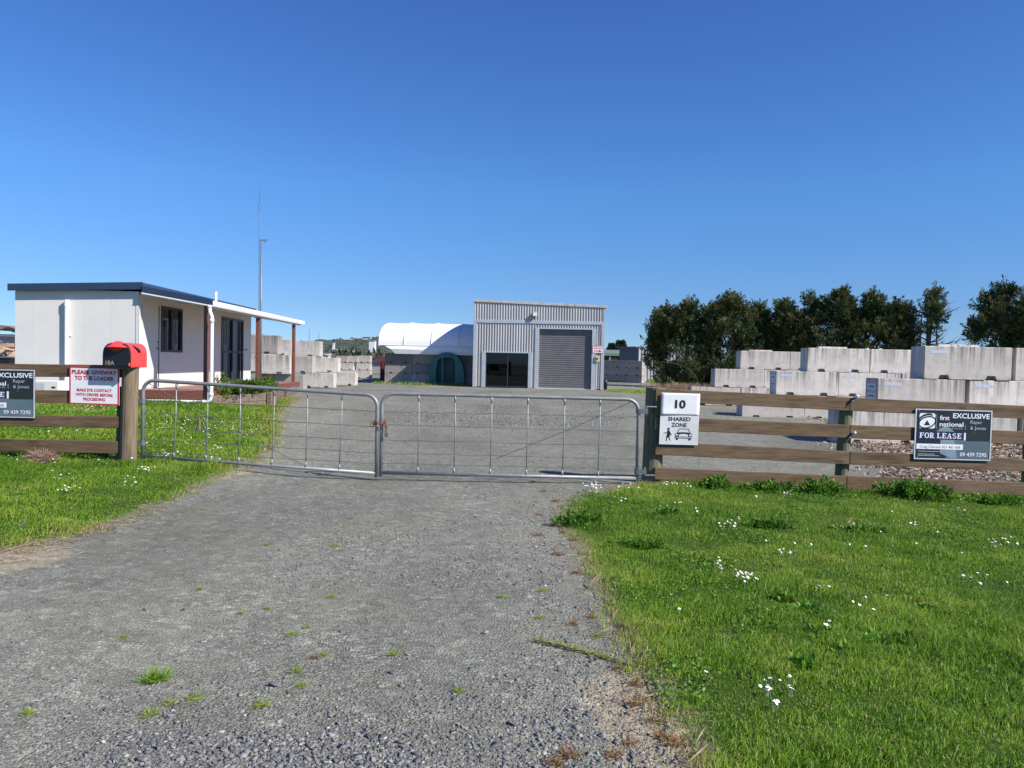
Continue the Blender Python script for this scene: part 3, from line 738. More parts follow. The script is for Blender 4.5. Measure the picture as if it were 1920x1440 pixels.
# window
def frame(m, a0, a1, z0, z1, t, dep, out, rails=(), stiles=()):
    m.obox(cs(a0, out, z0), cS * t, -nS * dep, UZ * (z1 - z0)); m.obox(cs(a1 - t, out, z0), cS * t, -nS * dep, UZ * (z1 - z0))
    m.obox(cs(a0 + t, out - .002, z0), cS * (a1 - a0 - 2 * t), -nS * dep, UZ * t); m.obox(cs(a0 + t, out - .002, z1 - t), cS * (a1 - a0 - 2 * t), -nS * dep, UZ * t)
    for s_ in stiles: m.obox(cs(s_ - t / 2, out - .004, z0 + t), cS * t, -nS * (dep - .01), UZ * (z1 - z0 - 2 * t))
    for r_ in rails: m.obox(cs(a0 + t, out - .006, r_ - t / 2), cS * (a1 - a0 - 2 * t), -nS * (dep - .01), UZ * t)
m = MB(); frame(m, w0, w1, wz0, wz1, 0.06, 0.10, 0.02, (), ((w0 + w1) / 2,))
win = m.build('window', M['frame_dark'], cab)
MB().obox(cs(w0 + .06, -0.03, wz0 + .06), cS * (w1 - w0 - .12), -nS * 0.006, UZ * (wz1 - wz0 - .12)).build('pane', M['glass'], win)
m = MB()
for (c0, c1) in ((w0 + 0.08, w0 + 0.40), ((w0 + w1) / 2 + 0.05, w1 - 0.20)):
    k = 28; pl = [cs(c0 + (c1 - c0) * i / k, -0.055 + 0.014 * math.sin(i * 1.35), wz0 + 0.30) for i in range(k + 1)]
    for a, b in zip(pl[:-1], pl[1:]): m.poly([a, b, b + UZ * (wz1 - wz0 - 0.36), a + UZ * (wz1 - wz0 - 0.36)])
m.build('curtain', M['curtain'], win, smooth=True)
MB().tube([cs(w0 + .06, -0.075, wz0 + 0.29), cs(w1 - .06, -0.075, wz0 + 0.29)], 0.01, 6).build('curtain_rail', M['white_pvc'], win)
MB().obox(cs((w0 + w1) / 2 + 0.12, -0.11, wz0 + 0.08), cS * 0.16, -nS * 0.02, UZ * 0.2).build('notice', M['print'], win)
# glazed door
m = MB(); frame(m, d0, d1, dz0, dz1, 0.07, 0.10, 0.02, (dz0 + 0.95,), ((d0 + d1) / 2,))
door = m.build('sliding_door', M['frame_dark'], cab)
m = MB(); m.obox(cs(d0 + .07, -0.03, dz0 + .07), cS * (d1 - d0 - .14), -nS * 0.006, UZ * (dz1 - dz0 - .14)); m.build('pane', M['glass_dark'], door)
MB().obox(cs(d1 + 0.2, 0.02, dz0 + 1.02), cS * 0.09, nS * 0.03, UZ * 0.04).build('latch', M['black'], cab)
# flush white door at the near end, with a dark gap on its closing side
b0 = side(266, 640)[0]; b1 = side(296, 640)[0]
dr = MB().obox(cs(b0, 0.012, FL + .02), cS * (b1 - b0), -nS * 0.010, UZ * 2.02).build('flush_door', M['white'], cab)
MB().obox(cs(b1, 0.016, FL + .02), cS * 0.05, -nS * 0.014, UZ * 2.02).build('edge_strip', M['frame_dark'], dr)
m = MB(); m.tube([cs(b1 - 0.06, 0.012, FL + 0.98), cs(b1 - 0.06, 0.06, FL + 0.98)], 0.022, 10); MB().tube([cs(b1 - 0.06, 0.012, FL + 1.14), cs(b1 - 0.06, 0.03, FL + 1.14)], 0.02, 10).build('lock', M['galv_dark'], dr); m.tube([cs(b1 - 0.06, 0.055, FL + 0.98), cs(b1 - 0.2, 0.055, FL + 0.98)], 0.011, 8)
m.build('handle', M['galv_dark'], dr)
# deck
m = MB(); k = int(VL / 0.145); dw = VW + 0.02
for i in range(int(dw / 0.145)):
    m.obox(cs(-0.10, 0.02 + i * 0.145, FL - 0.03), cS * (VL - 0.2), nS * 0.138, UZ * 0.028)
m.build('deck_boards', M['deck'], cab)
m = MB(); zf0 = P(330, 748, 17.5).z
m.obox(cs(-0.13, 0.0, zf0), cS * 0.028, nS * (VW + 0.06), UZ * (FL - 0.005 - zf0))
m.obox(cs(-0.10, VW + 0.03, zf0 + .02), cS * (VL - 0.2), nS * 0.028, UZ * (FL - 0.007 - zf0 - .02))
m.build('deck_fascia', M['redwood'], cab, bevel=0.003)
m = MB()
for l_, s_ in ((0.2, 0.2), (CWd - 0.3, 0.2), (0.2, CL - 0.4), (CWd - 0.3, CL - 0.4), (1.5, 3.5)):
    q = cf(l_, -s_, 0); MB().box((q.x, q.y, 0.3), (0.15, 0.15, 0.9)).build('pile', M['post_green'], cab)
m = MB(); m.obox(cf(0.03, -0.03, 0.1), cF * (CWd - 0.06), cS * 0.03, UZ * 0.26); m.build('base_skirt', M['white'], cab)

# heat pump beside the cabin
a_, z_ = front(116, 714, 0.4); b_, _ = front(58, 714, 0.4)
hz = gzf(*(cf((a_ + b_) / 2, 0.5, 0).xy))
hp_ = thing('heat_pump', 'white outdoor heat pump unit on the grass against the cabin wall', 'heat pump', (cf((a_ + b_) / 2, 0.4, 0).x, cf(0, 0.4, 0).y, hz))
m = MB(); m.obox(cf(a_, 0.55, hz + .08), cF * (b_ - a_), cS * 0.3, UZ * (z_ - hz - .08)); m.build('casing', M['white'], hp_, bevel=0.015)
m = MB()
for k in range(12): m.obox(cf(a_ + 0.30 + (b_ - a_ - 0.36) * k / 12, 0.556, hz + .13), cF * 0.012, cS * 0.005, UZ * (z_ - hz - .18))
m.build('grille', M['print_grey'], hp_)
m = MB(); m.obox(cf(a_ + 0.06, 0.554, z_ - 0.17), cF * 0.09, cS * 0.003, UZ * 0.04); m.build('badge', M['sign_black'], hp_)
for u_ in (a_ + .1, b_ - .18): MB().obox(cf(u_, 0.55, hz - .03), cF * 0.08, cS * 0.3, UZ * 0.11).build('foot', M['black'], hp_)

# sleeper planter
zpl = 0.62
q0 = cs(0.75, VW + 0.18, 0); q1 = PL(505, 745, cs(0, VW + 0.18, 0) + nS * 0.0, nS)
A0 = Vector((-7.10, 17.75, 0)); A1 = Vector((-6.47, 19.8, 0)); A2 = Vector((-7.18, 25.0, 0))
for n_, (u0, u1, lb) in enumerate(((A0, A1, 'front'), (A1, A2, 'return'))): pass
pl = thing('planter', 'weathered timber sleeper retaining planter along the edge of the deck', 'planter', (A1.x, A1.y, gzf(A1.x, A1.y)))
def sleepers(u0, u1, zlist, h, name='sleeper', lean=0.0):
    u0 = Vector((u0.x, u0.y, 0)); u1 = Vector((u1.x, u1.y, 0)); d = (u1 - u0); L = d.length; d.normalize(); nn = Vector((d.y, -d.x, 0))
    for i, z in enumerate(zlist):
        cut = L * (0.42 if i % 2 else 0.6)
        for s0, s1 in ((0, cut - 0.006), (cut + 0.006, L)):
            jj = rnd.uniform(-0.012, 0.012)
            MB().obox(u0 + d * s0 + nn * jj + UZ * z, d * (s1 - s0), -nn * 0.12, UZ * (h - 0.008)).build(name, M['sleeper'], pl, bevel=0.008)
zt0 = 0.66
sleepers(A0, A1, (zt0 - 0.2, zt0 - 0.4, zt0 - 0.6), 0.2)
sleepers(A1, A2, (zt0 - 0.2, zt0 - 0.4, zt0 - 0.6), 0.2)
for q, dx in ((A1, 0.05), (A1.lerp(A2, 0.12), 0.05), (A1.lerp(A2, 0.5), .05)):
    MB().box((q.x + dx, q.y - 0.02, zt0 - 0.3), (0.12, 0.12, 0.64)).build('stake', M['sleeper'], pl, bevel=0.008)
m = MB(); m.poly([(A0.x - .05, A0.y + .1, zt0 - .06), (A1.x - .1, A1.y + .1, zt0 - .06), (A2.x - .1, A2.y, zt0 - .06), (A2.x - .5, A2.y, zt0 - .06), (A0.x - .3, A0.y + .1, zt0 - .06)]); m.build('soil', M['lawn'], pl)

def bush(name, label, cat, cen, rad, n, size, matk, seed, group=None, up=0.35, stems=True, tl=(0.0, 1.0), boxy=False):
    rg = np.random.default_rng(seed); c = np.array(cen, float); rad = np.array(rad, float)
    u = unit(rg, n); u[:, 2] = np.abs(u[:, 2]) ** 0.8
    if boxy: u = np.sign(u) * np.abs(u) ** 0.5
    lump = 0.78 + 0.28 * np.sin(u[:, 0] * 6 + seed) * np.sin(u[:, 1] * 5 + 1.3 * seed) + 0.14 * np.sin(u[:, 0] * 13) 
    pos = c + u * rad * (lump * rg.uniform(0.45, 1.0, n) ** 0.5)[:, None]
    d = u + rg.standard_normal((n, 3)) * 0.6; d[:, 2] += up
    v, f = leaf_quads(pos, d, size * rg.uniform(0.6, 1.3, n), size * 0.62 * rg.uniform(0.6, 1.2, n), rg)
    t = np.clip(rg.uniform(tl[0], tl[1], n), 0, 1)
    th = thing(name, label, cat, cen, group)
    np_obj('leaves', v, f, M[matk], dict(tint=np.repeat(t, 4)), parent=th)
    if stems:
        m = MB()
        for i in range(10):
            k = int(rg.integers(0, n)); e = Vector(c).lerp(Vector(pos[k]), 0.85)
            m.tube([Vector(c) + Vector((rg.uniform(-.4, .4) * rad[0], rg.uniform(-.4, .4) * rad[1], -0.02)), e], [size * 0.09, size * 0.04], 4, cap=False)
        m.build('stem', M['bark'], th)
    return th
bush('hedge', 'low clipped green hedge growing in the sleeper planter', 'hedge', (-6.84, 20.0, zt0 - 0.08), (0.28, 1.75, 0.46), 6800, 0.07, 'hedge', 5, boxy=True)
hb = P(417, 735, 18.2)
bush('shrub', 'straggly green shrub with pale twigs at the front end of the hedge', 'shrub', (hb.x, hb.y, zt0 - 0.1), (0.22, 0.26, 0.72), 520, 0.065, 'hedge', 9, tl=(0.3, 1.0))

# ------------------------------------------------------------------ antenna mast
mY = 31.0; b = P(489, 700, mY); t1 = P(490, 452, mY); t0 = P(486.3, 395, mY); tw = P(487.3, 345, mY)
ms = thing('antenna_mast', 'tall thin radio mast rising behind the cabin veranda', 'antenna', (b.x, b.y, 0))
MB().tube([(b.x, b.y, 0), t1], [0.045, 0.036], 8).build('pole', M['steel_mast'], ms, smooth=True)
p1 = P(485.8, 590, mY - .1); MB().tube([p1, P(486.3, 452, mY - .1), t0], 0.02, 6).build('antenna_tube', M['galv_dark'], ms)
m = MB(); m.tube([P(486.3, 385, mY - .1), P(487, 397, mY - .1)], 0.03, 6); m.tube([P(486.6, 397, mY - .1), tw], [0.014, 0.008], 5); m.build('whip', M['galv_dark'], ms)
m = MB(); m.tube([P(485.5, 450, mY), P(502, 450, mY)], 0.022, 6); m.tube([P(497, 450, mY), P(497, 454.5, mY)], 0.04, 6); m.build('bracket_arm', M['galv_dark'], ms)

# ------------------------------------------------------------------ zinc clad shed
SL = Vector((-2.5, 47.3, 0)); SR = Vector((5.72, 46.75, 0))
e = (SR - SL).normalized(); nI = Vector((-e.y, e.x, 0)); SW = (SR - SL).length
def sf(px, py):
    q = PL(px, py, SL, nI); return (q - SL).dot(e), q.z
def sp(u, d, z): return SL + e * u + nI * d + UZ * z
shed = thing('metal_shed', 'tall zinc clad shed with a grey roller door and dark glass doors', 'shed', SL)
ztl = sf(887, 562)[1]; ztr = sf(1137, 574)[1]
def ztop(u): return ztl + (ztr - ztl) * u / SW
def corr(m, u0, u1, z0, z1f, out=0.0, pitch=0.168, dep=0.048, rev=False):
    k = max(2, int((u1 - u0) / pitch * 8)); pts = [(u0 + (u1 - u0) * i / k, dep * (0.5 + 0.5 * math.sin(2 * math.pi * (u0 + (u1 - u0) * i / k) / pitch))) for i in range(k + 1)]
    for (a, da), (b_, db) in zip(pts[:-1], pts[1:]):
        if b_ - a < 1e-5: continue
        m.poly([sp(a, -out - da, z0), sp(b_, -out - db, z0), sp(b_, -out - db, z1f(b_)), sp(a, -out - da, z1f(a))])
zb1 = sf(1010, 604)[1]; gl0 = sf(903, 700)[0]; gl1 = sf(997.5, 700)[0]; gzt = sf(950, 661.5)[1]
r0 = sf(1002, 700)[0]; r1 = sf(1116, 700)[0]; rzt = sf(1055, 617)[1]
m = MB()
corr(m, 0.03, SW - 0.03, zb1 + 0.02, lambda u: ztop(u) - 0.1)
corr(m, 0.2, gl0, 0.05, lambda u: zb1 - 0.02); corr(m, gl0, gl1, gzt, lambda u: zb1 - 0.02); corr(m, gl1, r0, 0.05, lambda u: zb1 - 0.02)
corr(m, r0, r1, rzt, lambda u: zb1 - 0.02); corr(m, r1, SW - 0.2, 0.05, lambda u: zb1 - 0.02)
m.build('front_cladding', M['steel_wall'], shed)
D = 11.0
m = MB()
m.obox(sp(0.0, 0.04, 0), e * 0.06, nI * D, UZ * (ztl - 0.12)); m.obox(sp(SW - .06, 0.04, 0), e * 0.06, nI * D, UZ * (ztr - 0.12)); m.obox(sp(0.06, D, 0), e * (SW - .12), nI * 0.05, UZ * (ztr - 0.2))
m.build('side_wall', M['steel_wall'], shed)
MB().prism([sp(-0.05, -0.02, ztop(0) - 0.08), sp(SW + .05, -0.02, ztop(SW) - 0.08), sp(SW + .05, D, ztop(SW) - 0.3), sp(-0.05, D, ztop(0) - 0.3)], UZ * 0.05).build('roof', M['steel_wall'], shed)
m = MB(); m.prism([sp(-0.06, -0.09, ztop(0) - 0.13), sp(SW + 0.14, -0.09, ztop(SW) - 0.13), sp(SW + 0.14, -0.09, ztop(SW) + 0.02), sp(-0.06, -0.09, ztop(0) + 0.02)], nI * 0.16); m.build('barge_cap', M['cap'], shed, bevel=0.01)
m = MB()
m.obox(sp(0.0, -0.075, zb1 - 0.10), e * SW, nI * 0.07, UZ * 0.19)
m.obox(sp(0.0, -0.072, 0.02), e * 0.2, nI * 0.07, UZ * (zb1 - 0.125)); m.obox(sp(SW - .2, -0.072, 0.02), e * 0.2, nI * 0.07, UZ * (zb1 - 0.125))
m.obox(sp(-0.004, -0.045, zb1 + .1), e * 0.07, nI * 0.1, UZ * (ztl - zb1 - 0.25)); m.obox(sp(SW - .07, -0.045, zb1 + .1), e * 0.074, nI * 0.1, UZ * (ztr - zb1 - 0.25))
m.build('flashing', M['flash'], shed, bevel=0.006)
# glass doors
m = MB()
for a, b_ in ((gl0, gl0 + 0.24), (gl1 - 0.25, gl1)): m.obox(sp(a, -0.078, 0.02), e * (b_ - a), nI * 0.12, UZ * (gzt - 0.03))
m.obox(sp(gl0, -0.075, gzt - 0.01), e * (gl1 - gl0), nI * 0.12, UZ * 0.07)
m.build('door_flashing', M['flash'], shed, bevel=0.006)
gm = (gl0 + gl1) / 2 + 0.05
m = MB()
for a in (gl0 + .24, gm - .03, gl1 - .31): m.obox(sp(a, 0.0, 0.04), e * 0.06, nI * 0.05, UZ * (gzt - 0.06))
m.obox(sp(gl0 + .3, 0.002, 0.04), e * (gl1 - gl0 - .6), nI * 0.05, UZ * 0.07); m.obox(sp(gl0 + .3, 0.002, gzt - .09), e * (gl1 - gl0 - .6), nI * 0.05, UZ * 0.06)
gd = m.build('glass_door', M['frame_dark'], shed)
MB().obox(sp(gl0 + .3, 0.02, 0.1), e * (gm - gl0 - .33), nI * 0.008, UZ * (gzt - .18)).build('pane', M['glass_dark'], gd)
MB().obox(sp(gm + .03, 0.03, 0.1), e * (gl1 - gm - .34), nI * 0.008, UZ * (gzt - .18)).build('pane', M['glass_dark'], gd)
m = MB(); m.obox(sp(gl0, 1.6, 0), e * (gl1 - gl0), nI * 0.05, UZ * 2.4); m.obox(sp(gl0, 0.1, 0.005), e * (gl1 - gl0), nI * 1.5, UZ * 0.02); m.build('inner_room', M['inside'], shed)
MB().obox(sp(gm + .35, 1.2, 0.9), e * 0.55, nI * 0.03, UZ * 0.75).build('notice_board', M['print_grey'], shed)
# roller door
m = MB()
for a, b_ in ((r0, r0 + 0.25), (r1 - 0.25, r1)): m.obox(sp(a, -0.08, 0.02), e * (b_ - a), nI * 0.3, UZ * (rzt - 0.03))
m.obox(sp(r0, -0.077, rzt - 0.02), e * (r1 - r0), nI * 0.3, UZ * 0.07)
m.build('jamb_flashing', M['flash'], shed, bevel=0.006)
m = MB(); u0, u1 = r0 + 0.25, r1 - 0.25; nsl = 28; hh = (rzt - 0.06) / nsl
zl = []
for i in range(nsl):
    for k, d in ((0, 0.0), (0.12, 0.0), (0.2, -0.012), (0.5, -0.024), (0.8, -0.014), (0.9, 0.0)): zl.append((0.04 + (i + k) * hh, d))
for (a, da), (b_, db) in zip(zl[:-1], zl[1:]): m.poly([sp(u0, 0.14 + da, a), sp(u1, 0.14 + da, a), sp(u1, 0.14 + db, b_), sp(u0, 0.14 + db, b_)])
m.build('roller_door', M['roller'], shed, smooth=False)
MB().obox(sp(u0, 0.10, 0.01), e * (u1 - u0), nI * 0.06, UZ * 0.06).build('bottom_rail', M['flash'], shed)
MB().obox(sp(r0 - 0.1, -0.7, -0.08), e * (r1 - r0 + .2), nI * 0.9, UZ * 0.10).build('threshold', M['conc_old'], shed)
# flood light box
lu, lz = sf(1003, 589.5)
lb = thing('flood_light', 'small cream flood light box fixed high on the zinc shed front', 'light', sp(lu, -0.1, lz))
MB().obox(sp(lu - 0.13, -0.30, lz - 0.14), e * 0.27, nI * 0.22, UZ * 0.28).build('housing', M['cream'], lb, bevel=0.02)
MB().obox(sp(lu - 0.10, -0.31, lz - 0.11), e * 0.21, nI * 0.012, UZ * 0.18).build('lens', M['print'], lb)
MB().obox(sp(lu - 0.03, -0.09, lz - 0.2), e * 0.06, nI * 0.06, UZ * 0.3).build('bracket', M['galv_dark'], lb)
# direction sign and yellow box on the shed
s0 = sf(1111, 647); s1 = sf(1131.5, 662.5); s0, s1 = (min(s0[0], s1[0]), s1[1]), (max(s0[0], s1[0]), s0[1])
dsg = thing('direction_sign', 'white sign with a red arrow on the shed front beside the roller door', 'sign', sp(s0[0], -0.1, s0[1]))
sw, sh_ = s1[0] - s0[0], s1[1] - s0[1]
def sg(u, v, o): return sp(s0[0] + u * sw, -0.085 - o, s0[1] + v * sh_)
MB().obox(sg(0, 0, 0), e * sw, -nI * 0.008, UZ * sh_).build('panel', M['sign_white'], dsg)
m = MB()
for (a, b_, c, d) in ((0, 0, 1, .045), (0, .955, 1, 1), (0, .045, .03, .955), (.97, .045, 1, .955)): m.obox(sg(a, b_, .008), e * sw * (c - a), -nI * .002, UZ * sh_ * (d - b_))
m.build('border', M['sign_red'], dsg)
m = MB(); m.text('VEHICLES', sh_ * .26, sg(.5, .76, .0105), e, UZ, sw * .82, .02, 'CENTER'); m.text('THIS WAY', sh_ * .26, sg(.5, .50, .0105), e, UZ, sw * .82, .02, 'CENTER'); m.build('lettering', M['sign_red'], dsg)
m = MB(); m.poly([sg(.14, .21, .0105), sg(.58, .21, .0105), sg(.58, .09, .0105), sg(.88, .26, .0105), sg(.58, .43, .0105), sg(.58, .31, .0105), sg(.14, .31, .0105)]); m.build('arrow', M['sign_red'], dsg)
yu, yz = sf(1119.8, 673)
yb = thing('switch_box', 'small yellow switch box below the red arrow sign on the shed', 'switch box', sp(yu, -0.08, yz))
MB().obox(sp(yu - .11, -0.17, yz - .17), e * .22, nI * .09, UZ * .34).build('casing', M['yellow'], yb, bevel=0.02)
m = MB(); c_ = sp(yu, -0.175, yz + .02); m.tube([c_, c_ - nI * .03], .06, 12); m.build('button', M['sign_black'], yb)
ty = thing('tyre', 'black tyre standing against the right corner of the shed', 'tyre', sp(SW + .15, 0.5, 0))
m = MB(); cx = sp(SW + .17, 0.6, 0.40); m.tube([cx + nI * .29 * math.cos(a) + UZ * .29 * math.sin(a) for a in np.linspace(0, 6.283, 25)[:-1]], .11, 10, closed=True); m.build('rubber', M['black'], ty, smooth=True)

# ------------------------------------------------------------------ white fabric tunnel roof on a block wall
fe = Vector((1, -0.06, 0)).normalized(); fn = Vector((0.06, 1, 0)).normalized()
FR = P(884, 722, 50.2); FR.z = 0
def ff(px, py, d=0.0):
    q = PL(px, py, FR + fn * d, fn); return (q - FR).dot(fe), q.z
def fp(u, d, z): return FR + fe * u + fn * d + UZ * z
ze = ff(800, 665)[1]; uL = ff(711, 650)[0]; uR = 6.0
span = 6.4
ztopf = P(760, 606, 50.5 + span / 2).z
fab = thing('fabric_shelter', 'white fabric barrel roof shelter beside the zinc shed', 'shelter', fp(uL, 0, 0))
m = MB(); nu, na = 44, 26
zs = ze + 0.55; rise = ztopf - zs
def arcpt(th): return (span / 2 - 0.25 - (span / 2 + 0.1) * math.cos(th), zs + rise * max(0.0, math.sin(th)) ** 0.8)
grid = []
for i in range(nu + 1):
    u = uL + 0.15 + (uR - uL - 0.15) * i / nu; row = []
    s_ = 0.035 * abs(math.sin(math.pi * (u - uL) / 1.85))
    for k in range(na + 1):
        th = math.pi * k / na; d, z = arcpt(th)
        row.append(fp(u - (0.12 * math.cos(th) if i == 0 else 0), d, z - s_ * math.sin(th)))
    grid.append(row)
vs = [p for r in grid for p in r]; w_ = na + 1
m.add(vs, [[i * w_ + k, (i + 1) * w_ + k, (i + 1) * w_ + k + 1, i * w_ + k + 1] for i in range(nu) for k in range(na)])
m.build('canopy', M['fabric'], fab, smooth=True)
m = MB(); us = uL + 0.95      # side skirt below the eave; its near end is torn away
d0_, z0_ = arcpt(0)
m.poly([fp(us - .75, d0_ - .004, z0_ + .02), fp(uR, d0_ - .004, z0_ + .02), fp(uR, d0_ - .07, ze), fp(us + .25, d0_ - .07, ze + .02), fp(us - .1, d0_ - .15, ze + .35), fp(us - .45, d0_ - .02, ze + .52)])
m.build('skirt', M['fabric'], fab)
m = MB()
for k in range(4):
    u = uL + 1.85 * (k + 1) - 0.1
    m.tube([fp(u, arcpt(t)[0] - .02 * math.cos(t), arcpt(t)[1] + .02 * math.sin(t)) for t in np.linspace(0.03, 1.75, 16)], 0.022, 5)
m.tube([fp(uL + .2, d0_ - .015, z0_ + .03), fp(uR, d0_ - .015, z0_ + .03)], .03, 6)
m.build('seam', M['fabric_seam'], fab)
m = MB()
for u in (uL + .3, uL + 2.2, uL + 4.1, uL + 6): m.tube([fp(u, arcpt(t)[0] + .06, arcpt(t)[1] - .06) for t in np.linspace(0, math.pi, 22)], 0.035, 6)
m.build('hoop', M['galv'], fab)

# ------------------------------------------------------------------ concrete blocks
def block_mesh(L, h, dp, nib, key):
    a, b_ = 0.10 * L / 2.05, 0.14 * L / 2.05
    pr = [(-L / 2, 0)]
    for cx in (-0.27 * L, 0.27 * L):
        pr += [(cx - b_, 0), (cx - a, 0.105), (cx + a, 0.105), (cx + b_, 0)]
    pr += [(L / 2, 0), (L / 2, h), (-L / 2, h)]
    m = MB(); m.prism([Vector((x, -dp / 2, z)) for x, z in pr], Vector((0, dp, 0)))
    for cx in (-0.27 * L, 0.27 * L): m.box((cx, 0, 0.062), (b_ * 2 + .03, dp * .5, 0.10))
    if nib: m.prism([(-0.30 * L, -dp * .22, h), (0.18 * L, -dp * .22, h), (0.165 * L, -dp * .16, h + .055), (-0.285 * L, -dp * .16, h + .055)], (0, dp * .36, 0))
    me = bpy.data.meshes.new('concrete_block'); me.from_pydata(m.v, [], m.f)
    bm = bmesh.new(); bm.from_mesh(me); bmesh.ops.recalc_face_normals(bm, faces=bm.faces)
    bmesh.ops.bevel(bm, geom=[e_ for e_ in bm.edges if e_.calc_length() > 0.3], offset=0.012, segments=1, affect='EDGES')
    bm.to_mesh(me); bm.free(); return me
BM = {}
def block(loc, label, L=2.05, h=0.775, dp=0.62, nib=False, rot=0.0, m_='conc', group='stacked concrete blocks', stamp=False, sticker=False):
    k = (round(L, 2), round(h, 2), round(dp, 2), nib, m_)
    if k not in BM:
        BM[k] = block_mesh(L, h, dp, nib, k); BM[k].materials.append(M[m_])
    o = bpy.data.objects.new('concrete_block', BM[k]); COL.objects.link(o)
    o.location = loc; o.rotation_euler = (0, 0, rot)
    tag(o, label, 'block', group)
    if stamp:
        c = MB().obox(Vector(loc) + Vector((-L / 2 + 0.14, -dp / 2 - .003, h - 0.17)), (0.42, 0, 0), (0, 0.002, 0), (0, 0, 0.075)).build('stamp', M['stamp'], None, origin=loc)
        c.parent = o; c.location = (0, 0, 0)
    if sticker:
        for zz_ in (h - 0.28, h - 0.5):
            c = MB().obox(Vector(loc) + Vector((-L / 2 - .003, -dp / 2 + 0.10, zz_)), (0.002, 0, 0), (0, 0.42, 0), (0, 0, 0.15)).build('sticker', M['sticker'], None, origin=loc)
            c.parent = o; c.location = (0, 0, 0)
            i_ = MB().obox(Vector(loc) + Vector((-L / 2 - .006, -dp / 2 + 0.17, zz_ + .05)), (0.002, 0, 0), (0, 0.28, 0), (0, 0, 0.05)).build('print', M['sticker_ink'], None, origin=loc)
            i_.parent = c; i_.location = (0, 0, 0)
    return o
def row(Y, zb, tier, h, px, py, n, labels, nibs=(), **kw):
    L = 2.05; q = P(px, py, Y); gap = kw.pop('gap', 0.02)
    opts = kw.pop('opts', {})
    for i in range(n):
        block((q.x + L / 2 + i * (L + gap), Y + 0.31 + rnd.uniform(-.02, .02), zb + tier * (h + 0.004)), labels[i], h=h, nib=i in nibs, **opts.get(i, {}), **kw)
GR = 'blocks stacked behind the right fence'
# front row (nearest), three courses stepped to the right
row(17.5, -0.13, 0, .775, 1572, 810, 4, ['bottom block at the left end of the nearest stack, shadow on the gravel', 'bottom concrete block behind the left half of the for lease sign', 'bottom concrete block just right of the for lease sign', 'bottom concrete block at the right edge of the nearest stack'], gap=0.10, group=GR)
row(17.5, -0.13, 1, .775, 1646, 735, 3, ['middle concrete block with two pale stickers on its shaded left end', 'middle concrete block with a clear blue stamp above the for lease sign', 'middle concrete block at the right edge partly outside the view'], gap=0.10, group=GR, opts={0: dict(sticker=True, stamp=True), 1: dict(stamp=True)})
row(17.5, -0.13, 2, .775, 1733, 680, 2, ['large stained top concrete block of the nearest stack with two dark notches', 'top concrete block cut off by the right edge of the view'], nibs=(0,), gap=0.10, group=GR, opts={0: dict(stamp=True)})
row(24.6, -0.06, 0, .785, 1391, 770, 5, ['bottom concrete block at the left end of the middle stack on the gravel', 'bottom concrete block second from the left in the middle stack', 'bottom concrete block of the middle stack hidden behind the nearest stack', 'bottom concrete block of the middle stack behind the for lease sign', 'last bottom concrete block of the middle stack'], group=GR)
row(24.6, -0.06, 1, .785, 1455, 720, 3, ['middle course concrete block with grey streaks and a stickered left end', 'clean middle course concrete block left of the stickered end face', 'middle course concrete block half hidden behind the nearest stack'], group=GR, opts={0: dict(sticker=True, stamp=True), 1: dict(stamp=True)})
row(24.6, -0.06, 2, .785, 1514, 675, 3, ['top concrete block with dark stained upper edge on the middle stack', 'pale top concrete block right of the dark stained one', 'top concrete block of the middle stack behind the large stained one'], nibs=(0,), group=GR)
row(31.0, 0.0, 0, .765, 1296, 740, 3, ['bottom concrete block of the rear stack behind the shared zone sign', 'bottom concrete block in the middle of the rear stack', 'bottom concrete block at the right of the rear stack'], group=GR)
row(31.0, 0.0, 1, .765, 1340, 710, 3, ['middle concrete block at the left end of the rear stack under the cypresses', 'middle concrete block of the rear stack left of a stickered end', 'middle concrete block of the rear stack hidden behind the middle stack'], group=GR)
row(31.0, 0.0, 2, .765, 1388, 680, 3, ['cream top concrete block at the left end of the rear stack', 'narrow visible top concrete block beside the cream one', 'top concrete block of the rear stack hidden behind the middle stack'], nibs=(0,), group=GR)
# left stacks behind the veranda: right end and row distance for each
GL = 'blocks stacked behind the cabin veranda'
def lblock(pxr, pyt, pyb, Y, label, L=2.05, tier=None, **kw):
    t_ = P(pxr, pyt, Y); b2 = P(pxr, pyb, Y); h = t_.z - b2.z
    return block((t_.x - L / 2, Y + .31, b2.z), label, L=L, h=h, group=GL, **kw)
lblock(521, 629, 664, 32.0, 'top block streaked dark green between the two far veranda posts', m_='conc_old', nib=True)
lblock(544, 666, 702, 32.0, 'middle block with a dark notch behind the middle veranda post')
lblock(569, 703, 738, 32.3, 'bottom block with stained face just right of the far veranda post', m_='conc_old')
lblock(547, 637, 667, 35.6, 'pale top block just left of the far veranda post')
lblock(586, 668, 700, 35.6, 'middle block with a slim lit end right of the far veranda post')
lblock(626, 700, 727.5, 40.0, 'bottom block in the middle of the left yard stack', L=1.75)
lblock(600, 640, 669, 39.0, 'highest white block with a lit right end in the left yard stack', L=2.3)
lblock(634, 671, 698.5, 40.5, 'middle block at the right end of the second course in the left yard stack')
lblock(667, 699, 723, 45.0, 'bottom block at the right end of the left yard stack', L=1.6)
GB = 'small blocks in the stack farthest back on the left'
def fblock(x0, x1, y0, y1, Y, label, **kw):
    a = P(x0, y0, Y); c = P(x1, y1, Y)
    return block(((a.x + c.x) / 2, Y + .35, c.z), label, L=c.x - a.x, h=a.z - c.z, dp=.7, group=GB, **kw)
fblock(630, 652, 667, 680, 64, 'far top block at the left of the small distant stack', m_='conc_old')
fblock(652.3, 671, 667, 680, 64.2, 'far top block in the middle of the small distant stack', m_='conc_old')
